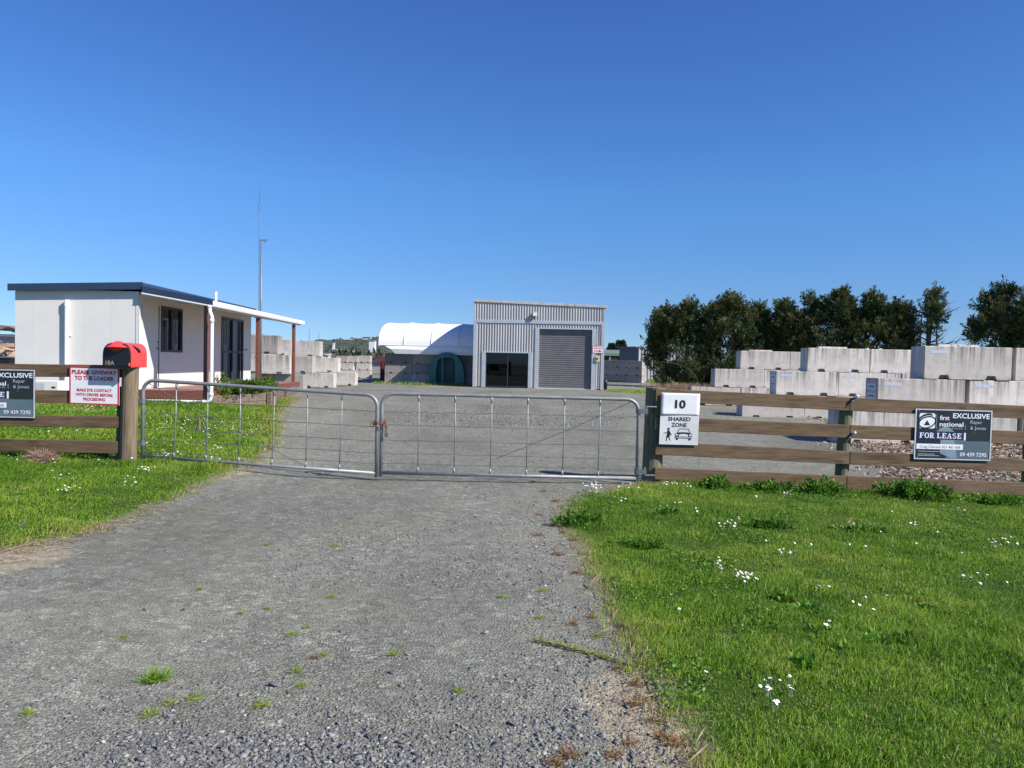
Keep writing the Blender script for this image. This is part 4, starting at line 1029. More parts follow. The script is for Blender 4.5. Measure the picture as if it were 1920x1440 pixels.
fblock(673, 694.5, 666.5, 680.5, 61, 'far top block at the right corner of the small distant stack')
fblock(634, 662, 680.4, 694, 64, 'far middle block with pale face in the small distant stack')
fblock(668, 694.5, 681, 694.5, 61, 'far middle block at the right corner of the small distant stack')
fblock(668, 694.5, 695, 709.5, 61, 'far bottom block at the right corner of the small distant stack')
fblock(630, 667, 694.4, 708, 64, 'far bottom block mostly hidden behind the left yard stack')
# block wall under the fabric roof
GW = 'block wall carrying the fabric roof'
names = [['left end', 'second from the left', 'third from the left', 'behind the green plastic shelter', 'against the zinc shed'], ['left end', 'second from the left', 'third from the left', 'behind the green plastic shelter', 'against the zinc shed'], ['left end', 'second from the left', 'third from the left', 'behind the green plastic shelter', 'against the zinc shed']]
uw = ff(720, 722)[0]
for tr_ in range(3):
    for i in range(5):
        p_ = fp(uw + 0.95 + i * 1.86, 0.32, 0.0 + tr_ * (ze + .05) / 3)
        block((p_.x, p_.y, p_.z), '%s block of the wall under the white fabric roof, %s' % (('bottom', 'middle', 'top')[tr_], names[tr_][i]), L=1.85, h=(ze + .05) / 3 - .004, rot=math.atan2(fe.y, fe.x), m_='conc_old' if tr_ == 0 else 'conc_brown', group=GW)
# wall of blocks on the right beyond the shed
GQ = 'dark block wall beyond the shed on the right'
for tr_ in range(3):
    for i in range(3):
        q = P(1206, 716, 68.0); wd = Vector((0.80, -0.60, 0))
        q = q - wd * (1.03 + i * 2.06)
        block((q.x, q.y, tr_ * .68 - .02), '%s block of the dark wall between the shed and the striped barn, %s' % (('bottom', 'middle', 'top')[tr_], ('right end', 'centre', 'left end')[i]), h=.675, rot=math.atan2(-0.60, 0.80), m_='conc_old', group=GQ)

# green plastic shelter standing in front of the block wall
gY = 49.6
def ap(px, py, Y=gY): return P(px, py, Y)
arch_o = [(803, 723), (803, 705), (804, 692), (808, 680), (815, 670), (825, 663), (836, 660.5), (848, 662), (858, 668), (865, 678), (869, 690), (870.5, 705), (870.5, 723.5)]
arch_i = [(817.5, 723), (817.5, 705), (818, 690), (820, 679), (824, 673), (832, 671), (842, 671), (849, 672), (852, 676), (853, 690), (853, 705), (853, 723)]
gs = thing('green_shelter', 'dark green arched plastic shelter standing in shade against the block wall', 'shelter', ap(837, 723))
m = MB(); n_ = len(arch_o)
oo = [ap(*p) for p in arch_o]; im = [ap(*p) for p in arch_i]
ring = oo + im[::-1]
m.prism(ring, (0, 0.08, 0)); m.build('front_frame', M['teal'], gs, bevel=0.02)
m = MB()
for a, b_ in zip(oo[:-1], oo[1:]): m.poly([a + Vector((0, .08, 0)), b_ + Vector((0, .08, 0)), b_ + Vector((0, .55, 0)), a + Vector((0, .55, 0))])
m.poly([p + Vector((0, .55, 0)) for p in oo]); m.build('shell', M['teal_dark'], gs)
m = MB(); m.prism([ap(828, 723), ap(828, 672), ap(831, 672), ap(831, 723)], (0, .06, 0)); m.build('inner_post', M['teal'], gs)

# ------------------------------------------------------------------ things beyond the yard
def boxy(m, x0, x1, y0, y1, Y, dep):
    a = P(x0, y0, Y); c = P(x1, y1, Y); m.obox((a.x, Y, c.z), (c.x - a.x, 0, 0), (0, dep, 0), (0, 0, a.z - c.z)); return a, c
# red container
q = P(708, 706, 58); rc = thing('shipping_container', 'dark red shipping container end beside the fabric shelter', 'container', (q.x, q.y, 0))
m = MB(); a = P(713, 675, 58); c = P(722, 706, 58); zc = 0.02
m.obox((a.x, 58, zc), (2.4, 0, 0), (0, 6, 0), (0, 0, a.z - zc)); m.build('body', M['dark_red'], rc, bevel=0.03)
m = MB()
for k in range(22): m.obox((a.x - .035, 58.2 + k * .26, zc + .15), (.034, 0, 0), (0, .13, 0), (0, 0, a.z - zc - .3))
for k in range(9): m.obox((a.x + .12 + k * .26, 57.965, zc + .15), (.13, 0, 0), (0, .034, 0), (0, 0, a.z - zc - .3))
m.build('corrugation', M['dark_red'], rc)
# low dark-roofed shed
lo = thing('low_shed', 'low dark roofed far shed between the blocks and the red container', 'shed', (P(702, 690, 118).x, 118, 0))
m = MB(); a, c = boxy(m, 691, 725, 681, 695, 118, 8); m.build('wall', M['grey_far'], lo)
m = MB(); a = P(690, 681.5, 118); b_ = P(698, 674, 118); c = P(727, 674, 118); d = P(727, 681.5, 118)
m.prism([a - UZ * 0 + Vector((0, -.3, 0)), b_ + Vector((0, 3, 0)), c + Vector((0, 3, 0)), d + Vector((0, -.3, 0))], UZ * .15); m.build('roof', M['slate'], lo)
m = MB(); a = P(695, 673.5, 118); b_ = P(727, 672, 118); m.obox(a + Vector((0, 2.9, 0)), b_ - a, (0, .4, 0), UZ * .35); m.build('ridge', M['dark_red'], lo)
# white warehouse with chimney stack
wh = thing('warehouse', 'white far warehouse with a low gable, dark windows and a square chimney', 'warehouse', (P(636, 668, 150).x, 150, 0))
m = MB(); ol = [(617, 672), (617, 658.5), (627, 655.3), (640, 659), (645, 661), (655, 661), (655, 672)]
m.prism([P(x, y, 150) for x, y in ol], (0, 14, 0)); m.build('wall', M['white_far'], wh)
m = MB(); m.prism([P(x, y, 149.6) for x, y in [(615.5, 658.8), (627, 654.6), (646, 660.4), (646, 661.1), (627, 655.5), (616, 659.4)]], (0, 15, 0)); m.build('roof', M['grey_far'], wh)
m = MB(); boxy(m, 623.5, 627, 644, 656, 151, .4); boxy(m, 623.0, 627.5, 643, 644.2, 150.9, .6); m.build('chimney', M['white_far'], wh)
for (x0, x1, y0, y1) in ((621.5, 624, 660, 664), (624.5, 628, 660, 664), (632, 646.5, 662.8, 663.8)):
    m = MB(); boxy(m, x0, x1, y0, y1, 149.95, .04); m.build('window', M['slate'], wh)
sb = thing('site_hut', 'small white far hut with a sloped roof left of the white warehouse', 'hut', (P(610, 668, 140).x, 140, 0))
m = MB(); m.prism([P(x, y, 140) for x, y in [(603, 674), (603, 664.5), (606, 664), (616, 667), (616, 674)]], (0, 6, 0)); m.build('wall', M['white_far'], sb)
m = MB(); m.prism([P(x, y, 139.8) for x, y in [(602.5, 664.2), (606, 663.4), (616.5, 666.5), (616.5, 667.2), (606, 664.2), (602.5, 665)]], (0, 6.4, 0)); m.build('roof', M['cap'], sb)
# silo block on the hillside
sl_ = thing('silo', 'tall pale rectangular silo standing on the far hillside', 'silo', (P(697, 661, 300).x, 300, P(697, 662, 300).z))
m = MB(); a, c = boxy(m, 691.5, 702.5, 639, 662, 300, 3); m.build('wall', M['white_far'], sl_)
m = MB(); boxy(m, 690.5, 703, 638.2, 639.3, 299.8, 3.5); m.build('roof', M['grey_far'], sl_)
m = MB(); boxy(m, 690, 691.6, 639.5, 661, 300.3, 2.5); m.build('shaft', M['barn_side'], sl_)
hb_ = thing('hilltop_building', 'long pale building among trees on the hilltop', 'building', (P(680, 637, 480).x, 480, P(680, 638, 480).z))
for (x0, x1, y0) in ((657, 663, 633.5), (664, 680, 635), (680, 695, 632.5)):
    m = MB(); boxy(m, x0, x1, y0, 640, 474, 8); m.build('wall', M['white_far'], hb_)
    m = MB(); boxy(m, x0 - .4, x1 + .4, y0 - .9, y0, 473.5, 9); m.build('roof', M['grey_far'], hb_)
for px, py, lb in ((580, 617, 'taller thin mast on the far ridge'), (598, 625.5, 'shorter thin mast on the far ridge')):
    a = P(px, py, 495); m = MB(); m.tube([(a.x, 495, -1), (a.x, 495, a.z)], [.22, .14], 5)
    for k in range(4): m.box((a.x, 495, a.z * (.55 + .1 * k)), (.7, .1, .1))
    tag(m.build('radio_mast', M['steel_mast'], None, origin=(a.x, 495, 0)), lb, 'mast')
pp = P(664, 668, 140); m = MB(); m.tube([(pp.x, 140, 0), P(664, 657, 140)], .1, 6); m.box(P(664, 658.5, 140), (1.2, .1, .1)); tag(m.build('power_pole', M['cap'], None, origin=(pp.x, 140, 0)), 'pale pole standing before the wooded hill right of the warehouse', 'pole')

# striped barn and green-roofed shed on the right
Bc = P(1195, 717, 76.5); Bc.z = 0
br = Vector((1.0, 0.10, 0)).normalized(); bl = Vector((-0.75, 0.95, 0)).normalized()
bzt = P(1195, 650, 76.5).z
barn = thing('barn', 'barn with strongly ribbed pale cladding beside the cypress row', 'barn', Bc)
m = MB(); m.obox(Bc, br * 9, Vector((0.04, 0.1, 0)), UZ * (bzt - .1)); 
for k in range(27):
    o_ = Bc + br * (k * .335 + .02); nn = Vector((br.y, -br.x, 0))
    m.prism([o_, o_ + nn * .09 + br * .05, o_ + nn * .09 + br * .13, o_ + br * .18], UZ * (bzt - .1))
m.build('ribbed_wall', M['barn'], barn)
MB().obox(Bc - br * .02, bl * 2.6, Vector((.06, .05, 0)), UZ * (bzt - .1)).build('end_wall', M['barn_side'], barn)  # face turned from the sun, its shade put into the colour
MB().prism([Bc - br * .2 + Vector((0, -.15, bzt - .1)), Bc + br * 9 + Vector((0, -.15, bzt - .1)), Bc + br * 9 + bl * 2.6 + UZ * (bzt - .10), Bc + bl * 2.7 - br * .2 + UZ * (bzt - .10)], UZ * .10).build('roof', M['cap'], barn)
MB().obox(Bc - br * .24 + Vector((0, -.16, bzt - .16)), bl * 2.8, -Vector((.05, 0, 0)), UZ * .17).build('gutter', M['barn_side'], barn)
gsY = 112; gs2 = thing('open_shed', 'open fronted far shed with a green roof behind the dark block wall', 'shed', (P(1150, 690, gsY).x, gsY, 0))
m = MB(); a = P(1128, 656, gsY); c = P(1200, 657, gsY); f_ = P(1128, 663.5, gsY); m.prism([a + Vector((0, 5, 0)), c + Vector((0, 5, 0)), c + Vector((0, 0, f_.z - a.z)), f_], UZ * .12); m.build('roof', M['green_roof'], gs2)
m = MB(); boxy(m, 1128, 1200, 663.8, 668, gsY - .1, .1); m.build('fascia', M['green_roof'], gs2)
for px in (1129, 1143, 1170, 1190):
    m = MB(); boxy(m, px, px + 1.2, 667, 690, gsY + .05, .12); m.build('post', M['grey_far'], gs2)
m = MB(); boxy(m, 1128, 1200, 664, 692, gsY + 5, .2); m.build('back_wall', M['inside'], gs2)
m = MB(); boxy(m, 1143, 1158, 671, 679, gsY + 2, 1.5); m.build('stored_panel', M['brown_far'], gs2)
mc = P(1150, 686, 92); wl = thing('low_wall', 'pale low wall beyond the dark block wall next to the shed', 'wall', (mc.x, 92, 0))
m = MB(); boxy(m, 1128, 1146, 679, 692, 92, .5); m.build('panel', M['white_far'], wl)
m = MB(); boxy(m, 1127.6, 1146.4, 677.8, 679, 91.9, .7); m.build('coping', M['grey_far'], wl)
# white container roof behind the right stacks
wc = thing('white_container', 'white container whose roof edge shows above the middle concrete stack', 'container', (P(1660, 690, 36).x, 36, 0))
m = MB(); a = P(1598, 655.5, 36); c = P(1730, 660, 36); m.obox((a.x, 36, 0.02), (c.x - a.x, 0, 0), (0, 2.4, 0), (0, 0, a.z - .05)); m.build('body', M['white_far'], wc, bevel=.03)
m = MB(); m.obox((a.x - .05, 35.93, a.z - .06), (c.x - a.x + .1, 0, 0), (0, 2.5, 0), (0, 0, .07)); m.build('roof_rail', M['white'], wc)
m = MB()
for px in (1633, 1658): q = P(px, 654, 36); m.tube([(q.x, 36.4, a.z), (q.x, 36.4, a.z + .1)], .08, 8)
m.build('vent', M['white'], wc)

# left edge, beyond the cabin: building, timber scraps in a bin
fb = thing('workshop', 'pale far workshop with a brown roof showing left of the cabin', 'workshop', (P(5, 690, 60).x, 60, 0))
m = MB(); a = P(-60, 625, 60); c = P(60, 690, 60); m.obox((a.x, 60, 0), (c.x - a.x, 0, 0), (0, 8, 0), (0, 0, a.z)); m.build('wall', M['grey_far'], fb)
m = MB(); m.prism([P(x, y, 59.6) for x, y in [(-60, 609), (2, 609.5), (15, 612), (45, 621), (45, 625), (12, 617.5), (-60, 616)]], (0, 9, 0)); m.build('roof', M['brown_far'], fb)
m = MB(); m.prism([P(x, y, 59.5) for x, y in [(6, 615), (15, 613), (45, 621.5), (45, 627), (24, 623)]], (0, 2, 0)); m.build('dark_gable', M['slate'], fb)
m = MB(); a = P(-60, 628, 59.4); c = P(60, 631, 59.4); m.obox((a.x, 59.4, c.z), (c.x - a.x, 0, 0), (0, .3, 0), (0, 0, a.z - c.z)); m.build('gutter', M['white_far'], fb)
bn = P(8, 676, 34); sk = thing('skip_bin', 'black open skip bin holding scrap timber left of the cabin', 'skip', (bn.x, 34, gzf(bn.x, 34)))
m = MB(); a = P(-60, 667, 34); c = P(20.5, 682, 34); zq = gzf(bn.x, 34) - .05
m.prism([(a.x, 34, a.z), (c.x, 34, a.z), (c.x - .15, 34, zq), (a.x, 34, zq)], (0, 1.6, 0)); m.build('body', M['black'], sk, bevel=.03)
m = MB(); m.obox((a.x, 33.95, a.z - .06), (c.x - a.x + .05, 0, 0), (0, 1.7, 0), (0, 0, .07)); m.build('rim', M['galv_dark'], sk)
tb = MB()
for i in range(26):
    px = rnd.uniform(-30, 26); q = P(px, rnd.uniform(648, 666), 34.3 + rnd.uniform(0, 1.2)); d = Vector((rnd.uniform(-1, 1), rnd.uniform(-.5, .5), rnd.uniform(-.7, .7))).normalized(); sd = d.cross(Vector((0, 1, .2))).normalized()
    tb.obox(q - d * .5, d * rnd.uniform(.5, 1.1), sd * rnd.uniform(.1, .24), Vector((0, .05, 0)))
tag(tb.build('scrap_timber', M['timber'], None, origin=(bn.x, 34.6, P(8, 667, 34).z)), 'heap of pale broken timber piled on the black skip bin', 'timber', kind='stuff')

# ------------------------------------------------------------------ right fence
fA = Vector((1.95, 10.03, 0)); fB = Vector((7.2, 10.30, 0)); fd = (fB - fA).normalized(); fnn = Vector((-fd.y, fd.x, 0))
def rf(px, py, out=0.0):
    q = PL(px, py, fA - fnn * out, fnn); return (q - fA).dot(fd), q.z
def rp(u, out, z): return fA + fd * u - fnn * out + UZ * z
rfen = thing('right_fence'.replace('right_', 'rail_'), 'four rail brown timber fence carrying the shared zone sign', 'fence', (fA.x, fA.y, gzf(fA.x, fA.y)), 'timber rail fences either side of the gates')
RB = [((1230, 728.7, 752), (1594, 745.5, 770.5), (1920, 761, 785.5)), ((1229, 781, 805.5), (1594, 797, 822), (1920, 809, 833.7)), ((1229, 828, 852.5), (1594, 846.5, 871), (1920, 861, 884)), ((1228, 877, 899), (1588, 893, 917), (1920, 905, 929.5))]
bt = 0.045
for i, (a, b_, c) in enumerate(RB):
    ua, za1 = rf(a[0], a[1]); _, za0 = rf(a[0], a[2]); ub, zb1_ = rf(b_[0], b_[1]); _, zb0_ = rf(b_[0], b_[2]); uc, zc1 = rf(c[0], c[1]); _, zc0 = rf(c[0], c[2])
    k = (8.0 - ub) / (uc - ub)
    ue, ze1, ze0 = 8.0, zb1_ + (zc1 - zb1_) * k, zb0_ + (zc0 - zb0_) * k
    for (x0, t0_, l0, x1, t1_, l1) in ((ua, za1, za0, ub - .004, zb1_, zb0_), (ub + .004, zb1_, zb0_, ue, ze1, ze0)):
        m = MB(); m.prism([rp(x0, 0, l0), rp(x1, 0, l1), rp(x1, 0, t1_), rp(x0, 0, t0_)], fnn * bt); m.build('board', M['board'], rfen, bevel=0.006)
def rpost(m, px, z1, r, tilt=0.0, sq=False, back=0.02):
    u = rf(px, 850)[0]; q = rp(u, -(bt + r + back - .02), 0); g_ = gzf(q.x, q.y)
    m.tube([(q.x - tilt * .2, q.y, g_ - .2), (q.x + tilt * (z1 - g_), q.y, z1)], r, 14)
m = MB(); rpost(m, 1229, rf(1215, 727)[1], .135, .02); m.build('gate_post', M['post_green'], rfen, bevel=.01)
m = MB(); rpost(m, 1588, rf(1594, 744)[1] - .02, .092, .03); m.build('post', M['post_green'], rfen, bevel=.008)
u_ = rf(1588, 850)[0]
m = MB(); q = rp(u_ + 2.7, -(bt + .09), 0); m.tube([(q.x, q.y, -.3), (q.x, q.y, 1.08)], .092, 14); m.build('post', M['post_green'], rfen, bevel=.008)
for px, py in ((1603, 744), (1598, 812)):        # wire ties on the middle post
    u, z = rf(px, py); t_ = thing('insulator', ('pale wire insulator on the top board' if py < 780 else 'pale wire insulator on the second board') + ' at the middle fence post', 'insulator', rp(u, 0.0, z - .03), 'insulators on the right fence')
    m = MB(); m.tube([rp(u, 0.0, z), rp(u, .05, z), rp(u + .01, .07, z + .02)], [.016, .02, .014], 8); m.build('cap', M['white_pvc'], t_, smooth=True)
    m = MB(); m.tube([rp(u, .01, z - .01), rp(u - .05, .03, z - .06), rp(u - .10, .02, z - .13)], [.016, .013, .005], 6); m.build('tail', M['galv_dark'], t_)  # dark tube modelled in the shape of the cap's cast shadow

# ------------------------------------------------------------------ left fence
lA = Vector((-5.25, 10.15, 0)); lY = 10.15; lfd = Vector((1, 0, 0)); lfn = Vector((0, 1, 0))
def lf(px, py): q = PL(px, py, lA, lfn); return q.x, q.z
lfen = thing('rail_fence', 'four rail brown timber fence carrying the red bordered give way sign', 'fence', (-5.6, lY, gzf(-5.6, lY)), 'timber rail fences either side of the gates')
for (yl1, yl0, yr1, yr0, xr_) in ((682, 706, 684.5, 708, 226), (731, 755, 733, 757, 226), (777.5, 799, 781, 803, 226), (823, 846.5, 827.5, 850.5, 226)):
    x0, t0_ = lf(0, yl1); _, l0 = lf(0, yl0); x1, t1_ = lf(xr_, yr1); _, l1 = lf(xr_, yr0)
    k = (-8.9 - x0) / (x1 - x0)
    m = MB(); m.prism([(-8.9, lY, l0 + (l1 - l0) * k), (x1, lY, l1), (x1, lY, t1_), (-8.9, lY, t0_ + (t1_ - t0_) * k)], (0, bt, 0)); m.build('board', M['board'], lfen, bevel=.006)
gtop = lf(241, 688); gbot = lf(236, 862)
m = MB(); gr = .105
m.tube([(gbot[0], lY + .055, -.15), (gtop[0], lY + .055, gtop[1])], [gr * 1.04, gr], 18); m.build('gate_post', M['post'], lfen, bevel=.01, smooth=False)
m = MB(); q = lf(219, 820); m.tube([(q[0] - .01, lY + .15, -.1), (q[0] + .02, lY + .15, lf(219, 760)[1] + .25)], .085, 14); m.build('post', M['post_green'], lfen)
m = MB(); m.tube([(-7.75, lY + .14, -.1), (-7.75, lY + .14, 1.35)], .09, 14); m.build('post', M['post_green'], lfen)

# ------------------------------------------------------------------ gates
def gate(label, TL, TR, BL, BR, YL, YR, bars, wires, diag, hinge_side, hinges):
    a = P(*TL, YL); b_ = P(*TR, YR); c = P(*BL, YL); d = P(*BR, YR)
    du = Vector((b_.x - a.x, b_.y - a.y, 0)); Lg = du.length; du.normalize(); dn = Vector((-du.y, du.x, 0)); o = Vector((a.x, a.y, 0))
    def gp(px, py): q = PL(px, py, o, dn); return (q - o).dot(du), q.z
    def g3(u, z, out=0): return o + du * u + UZ * z - dn * out
    def zt(u): return a.z + (b_.z - a.z) * u / Lg
    def zb_(u): return c.z + (d.z - c.z) * u / Lg
    hu = 0 if hinge_side < 0 else Lg
    t = thing('farm_gate', label, 'gate', g3(hu, zb_(hu)), 'pair of chained farm gates')
    R = .16; pts = [g3(0, zb_(0) - .05)]
    for k in range(7):
        th = math.pi / 2 * k / 6; pts.append(g3(R - R * math.cos(th), zt(0) - R + R * math.sin(th)))
    for k in range(7):
        th = math.pi / 2 * k / 6; pts.append(g3(Lg - R + R * math.sin(th), zt(Lg) - R + R * math.cos(th)))
    pts.append(g3(Lg, zb_(Lg) - .05))
    m = MB(); m.tube(pts, .0245, 12); m.tube([g3(.01, zb_(0)), g3(Lg - .01, zb_(Lg))], .0235, 12)
    m.build('frame', M['galv'], t, smooth=True)
    for (tp, bt_) in bars:
        u1, _ = gp(*tp); u0, _ = gp(*bt_)
        m = MB(); m.tube([g3(u1, zt(u1) - .02), g3((u1 + u0) / 2 + .006, (zt(u1) + zb_(u0)) / 2), g3(u0, zb_(u0) + .02)], .0085, 8)
        m.tube([g3(u1, zt(u1) - .01), g3(u1, zt(u1) - .10)], [.02, .009], 8); m.tube([g3(u0, zb_(u0) + .01), g3(u0, zb_(u0) + .09)], [.02, .009], 8)
        m.build('stay', M['galv'], t, smooth=True)
    for (yl, yr) in wires:
        z0 = gp(TL[0], yl)[1]; z1 = gp(TR[0], yr)[1]
        us = [0] + sorted(gp(*b0)[0] for b0, _ in bars) + [Lg]; pts = []
        for s0, s1 in zip(us[:-1], us[1:]):
            sag = rnd.uniform(-.002, .012)
            for k in range(4):
                u = s0 + (s1 - s0) * k / 4; pts.append(g3(u, z0 + (z1 - z0) * u / Lg - sag * math.sin(math.pi * k / 4), .006))
        pts.append(g3(Lg, z1, .006))
        m = MB(); m.tube(pts, .0042, 5); m.build('wire', M['wire'], t)
    (p0, p1) = diag; u0, z0 = gp(*p0); u1, z1 = gp(*p1)
    MB().tube([g3(u0, z0, -.008), g3((u0 + u1) / 2, (z0 + z1) / 2 - .02, -.008), g3(u1, z1, -.008)], .005, 5).build('brace_wire', M['wire'], t)
    for hy in hinges:
        z = gp(TL[0] if hinge_side < 0 else TR[0], hy)[1]; u = hu; s = hinge_side
        m = MB(); m.tube([g3(u, z - .035), g3(u, z + .035)], .036, 12)
        m.obox(g3(min(u, u + s * .12), z - .03, .036), du * .12, dn * .072, UZ * .06)
        m.tube([g3(u + s * .10, z - .05), g3(u + s * .10, z + .06)], .014, 8); m.tube([g3(u + s * .10, z + (.06 if hy < 800 else -.05)), g3(u + s * .24, z + (.06 if hy < 800 else -.05))], .013, 8)
        m.build('hinge', M['galv_dark'], t)
    return t, g3, Lg
TL, TR, BL, BR = (268.5, 713), (708, 740.5), (264, 855), (706, 887.5)
z_ = 3.556
bars = [((331, 716), (326, 860)), ((390, 722), (386, 866)), ((451, 726), (447.5, 870)), ((515, 730), (509.5, 874)), ((577, 734), (573, 879)), ((641.5, 738), (636, 884))]
wires = [(749, 771), (774, 800), (800, 827), (823, 849), (846, 868)]
gate('left farm gate of galvanised pipe and wire hung on the round post', TL, TR, BL, BR, 10.25, 9.86, bars, wires, ((278, 719), (568, 872)), -1, (752, 830))
TL, TR, BL, BR = (716.5, 737.5), (1198, 749), (712.5, 886), (1191.5, 897)
bars = [((785.5, 737), (783, 888)), ((853.5, 738), (851, 890)), ((922, 741), (919, 891)), ((990, 743), (986.5, 893)), ((1059, 745), (1054, 895)), ((1125.5, 746), (1121, 896))]
wires = [(771, 781), (796, 809), (824, 836), (849, 860), (868, 880)]
gate('right farm gate of galvanised pipe and wire next to the shared zone sign', TL, TR, BL, BR, 9.86, 9.93, bars, wires, ((1188, 752), (930, 860)), 1, (771, 884))
# chain and padlock
cc_ = P(712, 793, 9.84)
lk = MB()
for k in range(11):
    th = 2 * math.pi * k / 11; c = cc_ + Vector((.075 * math.cos(th), .075 * math.sin(th) * .8, .012 * math.sin(3 * th)))
    tg = Vector((-math.sin(th), .8 * math.cos(th), .1)).normalized(); up = UZ if k % 2 else tg.cross(UZ).normalized()
    lk.tube([c + tg * .028 * math.cos(a) + up * .016 * math.sin(a) for a in np.linspace(0, 6.283, 11)[:-1]], .0065, 6, closed=True)
for k in range(3):
    c = cc_ + Vector((.085 + .004 * k, -.02, -.02 - .033 * k)); up = Vector((1, 0, 0)) if k % 2 else Vector((0, 1, 0))
    lk.tube([c + UZ * .026 * math.cos(a) + up * .015 * math.sin(a) for a in np.linspace(0, 6.283, 11)[:-1]], .0065, 6, closed=True)
c = cc_ + Vector((-.095, -.03, -.02)); lk.tube([c + UZ * .032 * math.cos(a) + Vector((1, 0, 0)) * .02 * math.sin(a) for a in np.linspace(0, 6.283, 13)[:-1]], .006, 6, closed=True)
tag(lk.build('chain', M['rust'], None, smooth=True, origin=cc_), 'rusty chain looped round the two meeting gate ends', 'chain')
pk = cc_ + Vector((.095, -.03, -.135)); pd = thing('padlock', 'small padlock hanging from the rusty gate chain', 'padlock', pk - UZ * .05)
MB().box(pk - UZ * .02, (.045, .02, .06)).build('body', M['galv_dark'], pd, bevel=.004)
MB().tube([pk + Vector((-.014, 0, .0)), pk + Vector((-.014, 0, .03))] + [pk + Vector((-.014 * math.cos(a), 0, .03 + .014 * math.sin(a))) for a in np.linspace(.4, 2.7, 6)] + [pk + Vector((.014, 0, .03)), pk + Vector((.014, 0, .0))], .004, 6).build('shackle', M['galv'], pd, smooth=True)

# ------------------------------------------------------------------ signs on the fences
class Sign:
    def __init__(s, o, ux, uy, nrm, w, h): s.o, s.ux, s.uy, s.n, s.w, s.h = o, ux, uy, nrm, w, h
    def p(s, u, v, d=0.0): return s.o + s.ux * (u * s.w) + s.uy * (v * s.h) + s.n * d
    def rect(s, m, u0, v0, u1, v1, d, t=.0012): return m.obox(s.p(u0, v0, d), s.ux * (u1 - u0) * s.w, s.uy * (v1 - v0) * s.h, s.n * t)
    def poly(s, m, pts, d): return m.poly([s.p(u, v, d) for u, v in pts])
def serif(m, S_, body, u0, v0, u1, v1, d):
    """slab-serif capitals drawn as strokes: F O R L E A S"""
    n = len(body.replace(' ', '')) + 0.45 * body.count(' '); w = (u1 - u0) / n; x = u0
    H = v1 - v0; tk = w * .24; th = H * .13
    R = lambda a, b_, c, e_: S_.rect(m, x + a * w, v0 + b_ * H, x + c * w, v0 + e_ * H, d)
    def ring(cx, cy, rx, ry, t0, t1, a0, a1, k=16):
        for i in range(k):
            p, q = a0 + (a1 - a0) * i / k, a0 + (a1 - a0) * (i + 1) / k
            S_.poly(m, [(x + (cx + rx * math.cos(p)) * w, v0 + (cy + ry * math.sin(p)) * H), (x + (cx + rx * math.cos(q)) * w, v0 + (cy + ry * math.sin(q)) * H), (x + (cx + (rx - t0) * math.cos(q)) * w, v0 + (cy + (ry - t1) * math.sin(q)) * H), (x + (cx + (rx - t0) * math.cos(p)) * w, v0 + (cy + (ry - t1) * math.sin(p)) * H)], d + .0012)
    for ch in body:
        if ch == ' ': x += .45 * w; continue
        if ch in 'FELR':
            R(.16, .1, .40, .9); R(.06, 0, .52 if ch != 'L' else .9, .11)
            if ch == 'L': R(.06, .9, .52, 1); R(.78, .11, .9, .32)
            if ch in 'FE': R(.06, .89, .88, 1); R(.40, .47, .66, .57); R(.58, .38, .66, .66); R(.78, .68, .88, .89)
            if ch == 'E': R(.52, 0, .88, .11); R(.78, .11, .88, .32)
            if ch == 'R':
                R(.06, .89, .52, 1); ring(.46, .73, .38, .27, .20, .11, -math.pi / 2, math.pi / 2); S_.poly(m, [(x + .42 * w, v0 + .48 * H), (x + .62 * w, v0 + .48 * H), (x + .94 * w, v0), (x + .68 * w, v0)], d + .0012); R(.66, 0, 1.0, .1)
        elif ch == 'O': ring(.5, .5, .47, .52, .22, .10, 0, 2 * math.pi, 26)
        elif ch == 'S': ring(.5, .74, .36, .27, .18, .11, .35, 1.5 * math.pi); ring(.5, .27, .38, .28, .18, .11, math.pi + .35, 2.5 * math.pi)
        elif ch == 'A':
            S_.poly(m, [(x + .10 * w, v0 + .05 * H), (x + .20 * w, v0 + .05 * H), (x + .50 * w, v0 + .85 * H), (x + .42 * w, v0 + H), (x + .46 * w, v0 + H)], d + .0012)
            S_.poly(m, [(x + .42 * w, v0 + H), (x + .60 * w, v0 + H), (x + .92 * w, v0 + .05 * H), (x + .66 * w, v0 + .05 * H)], d + .0012); R(.30, .27, .70, .36); R(-.02, 0, .34, .09); R(.54, 0, 1.02, .09)
        x += w
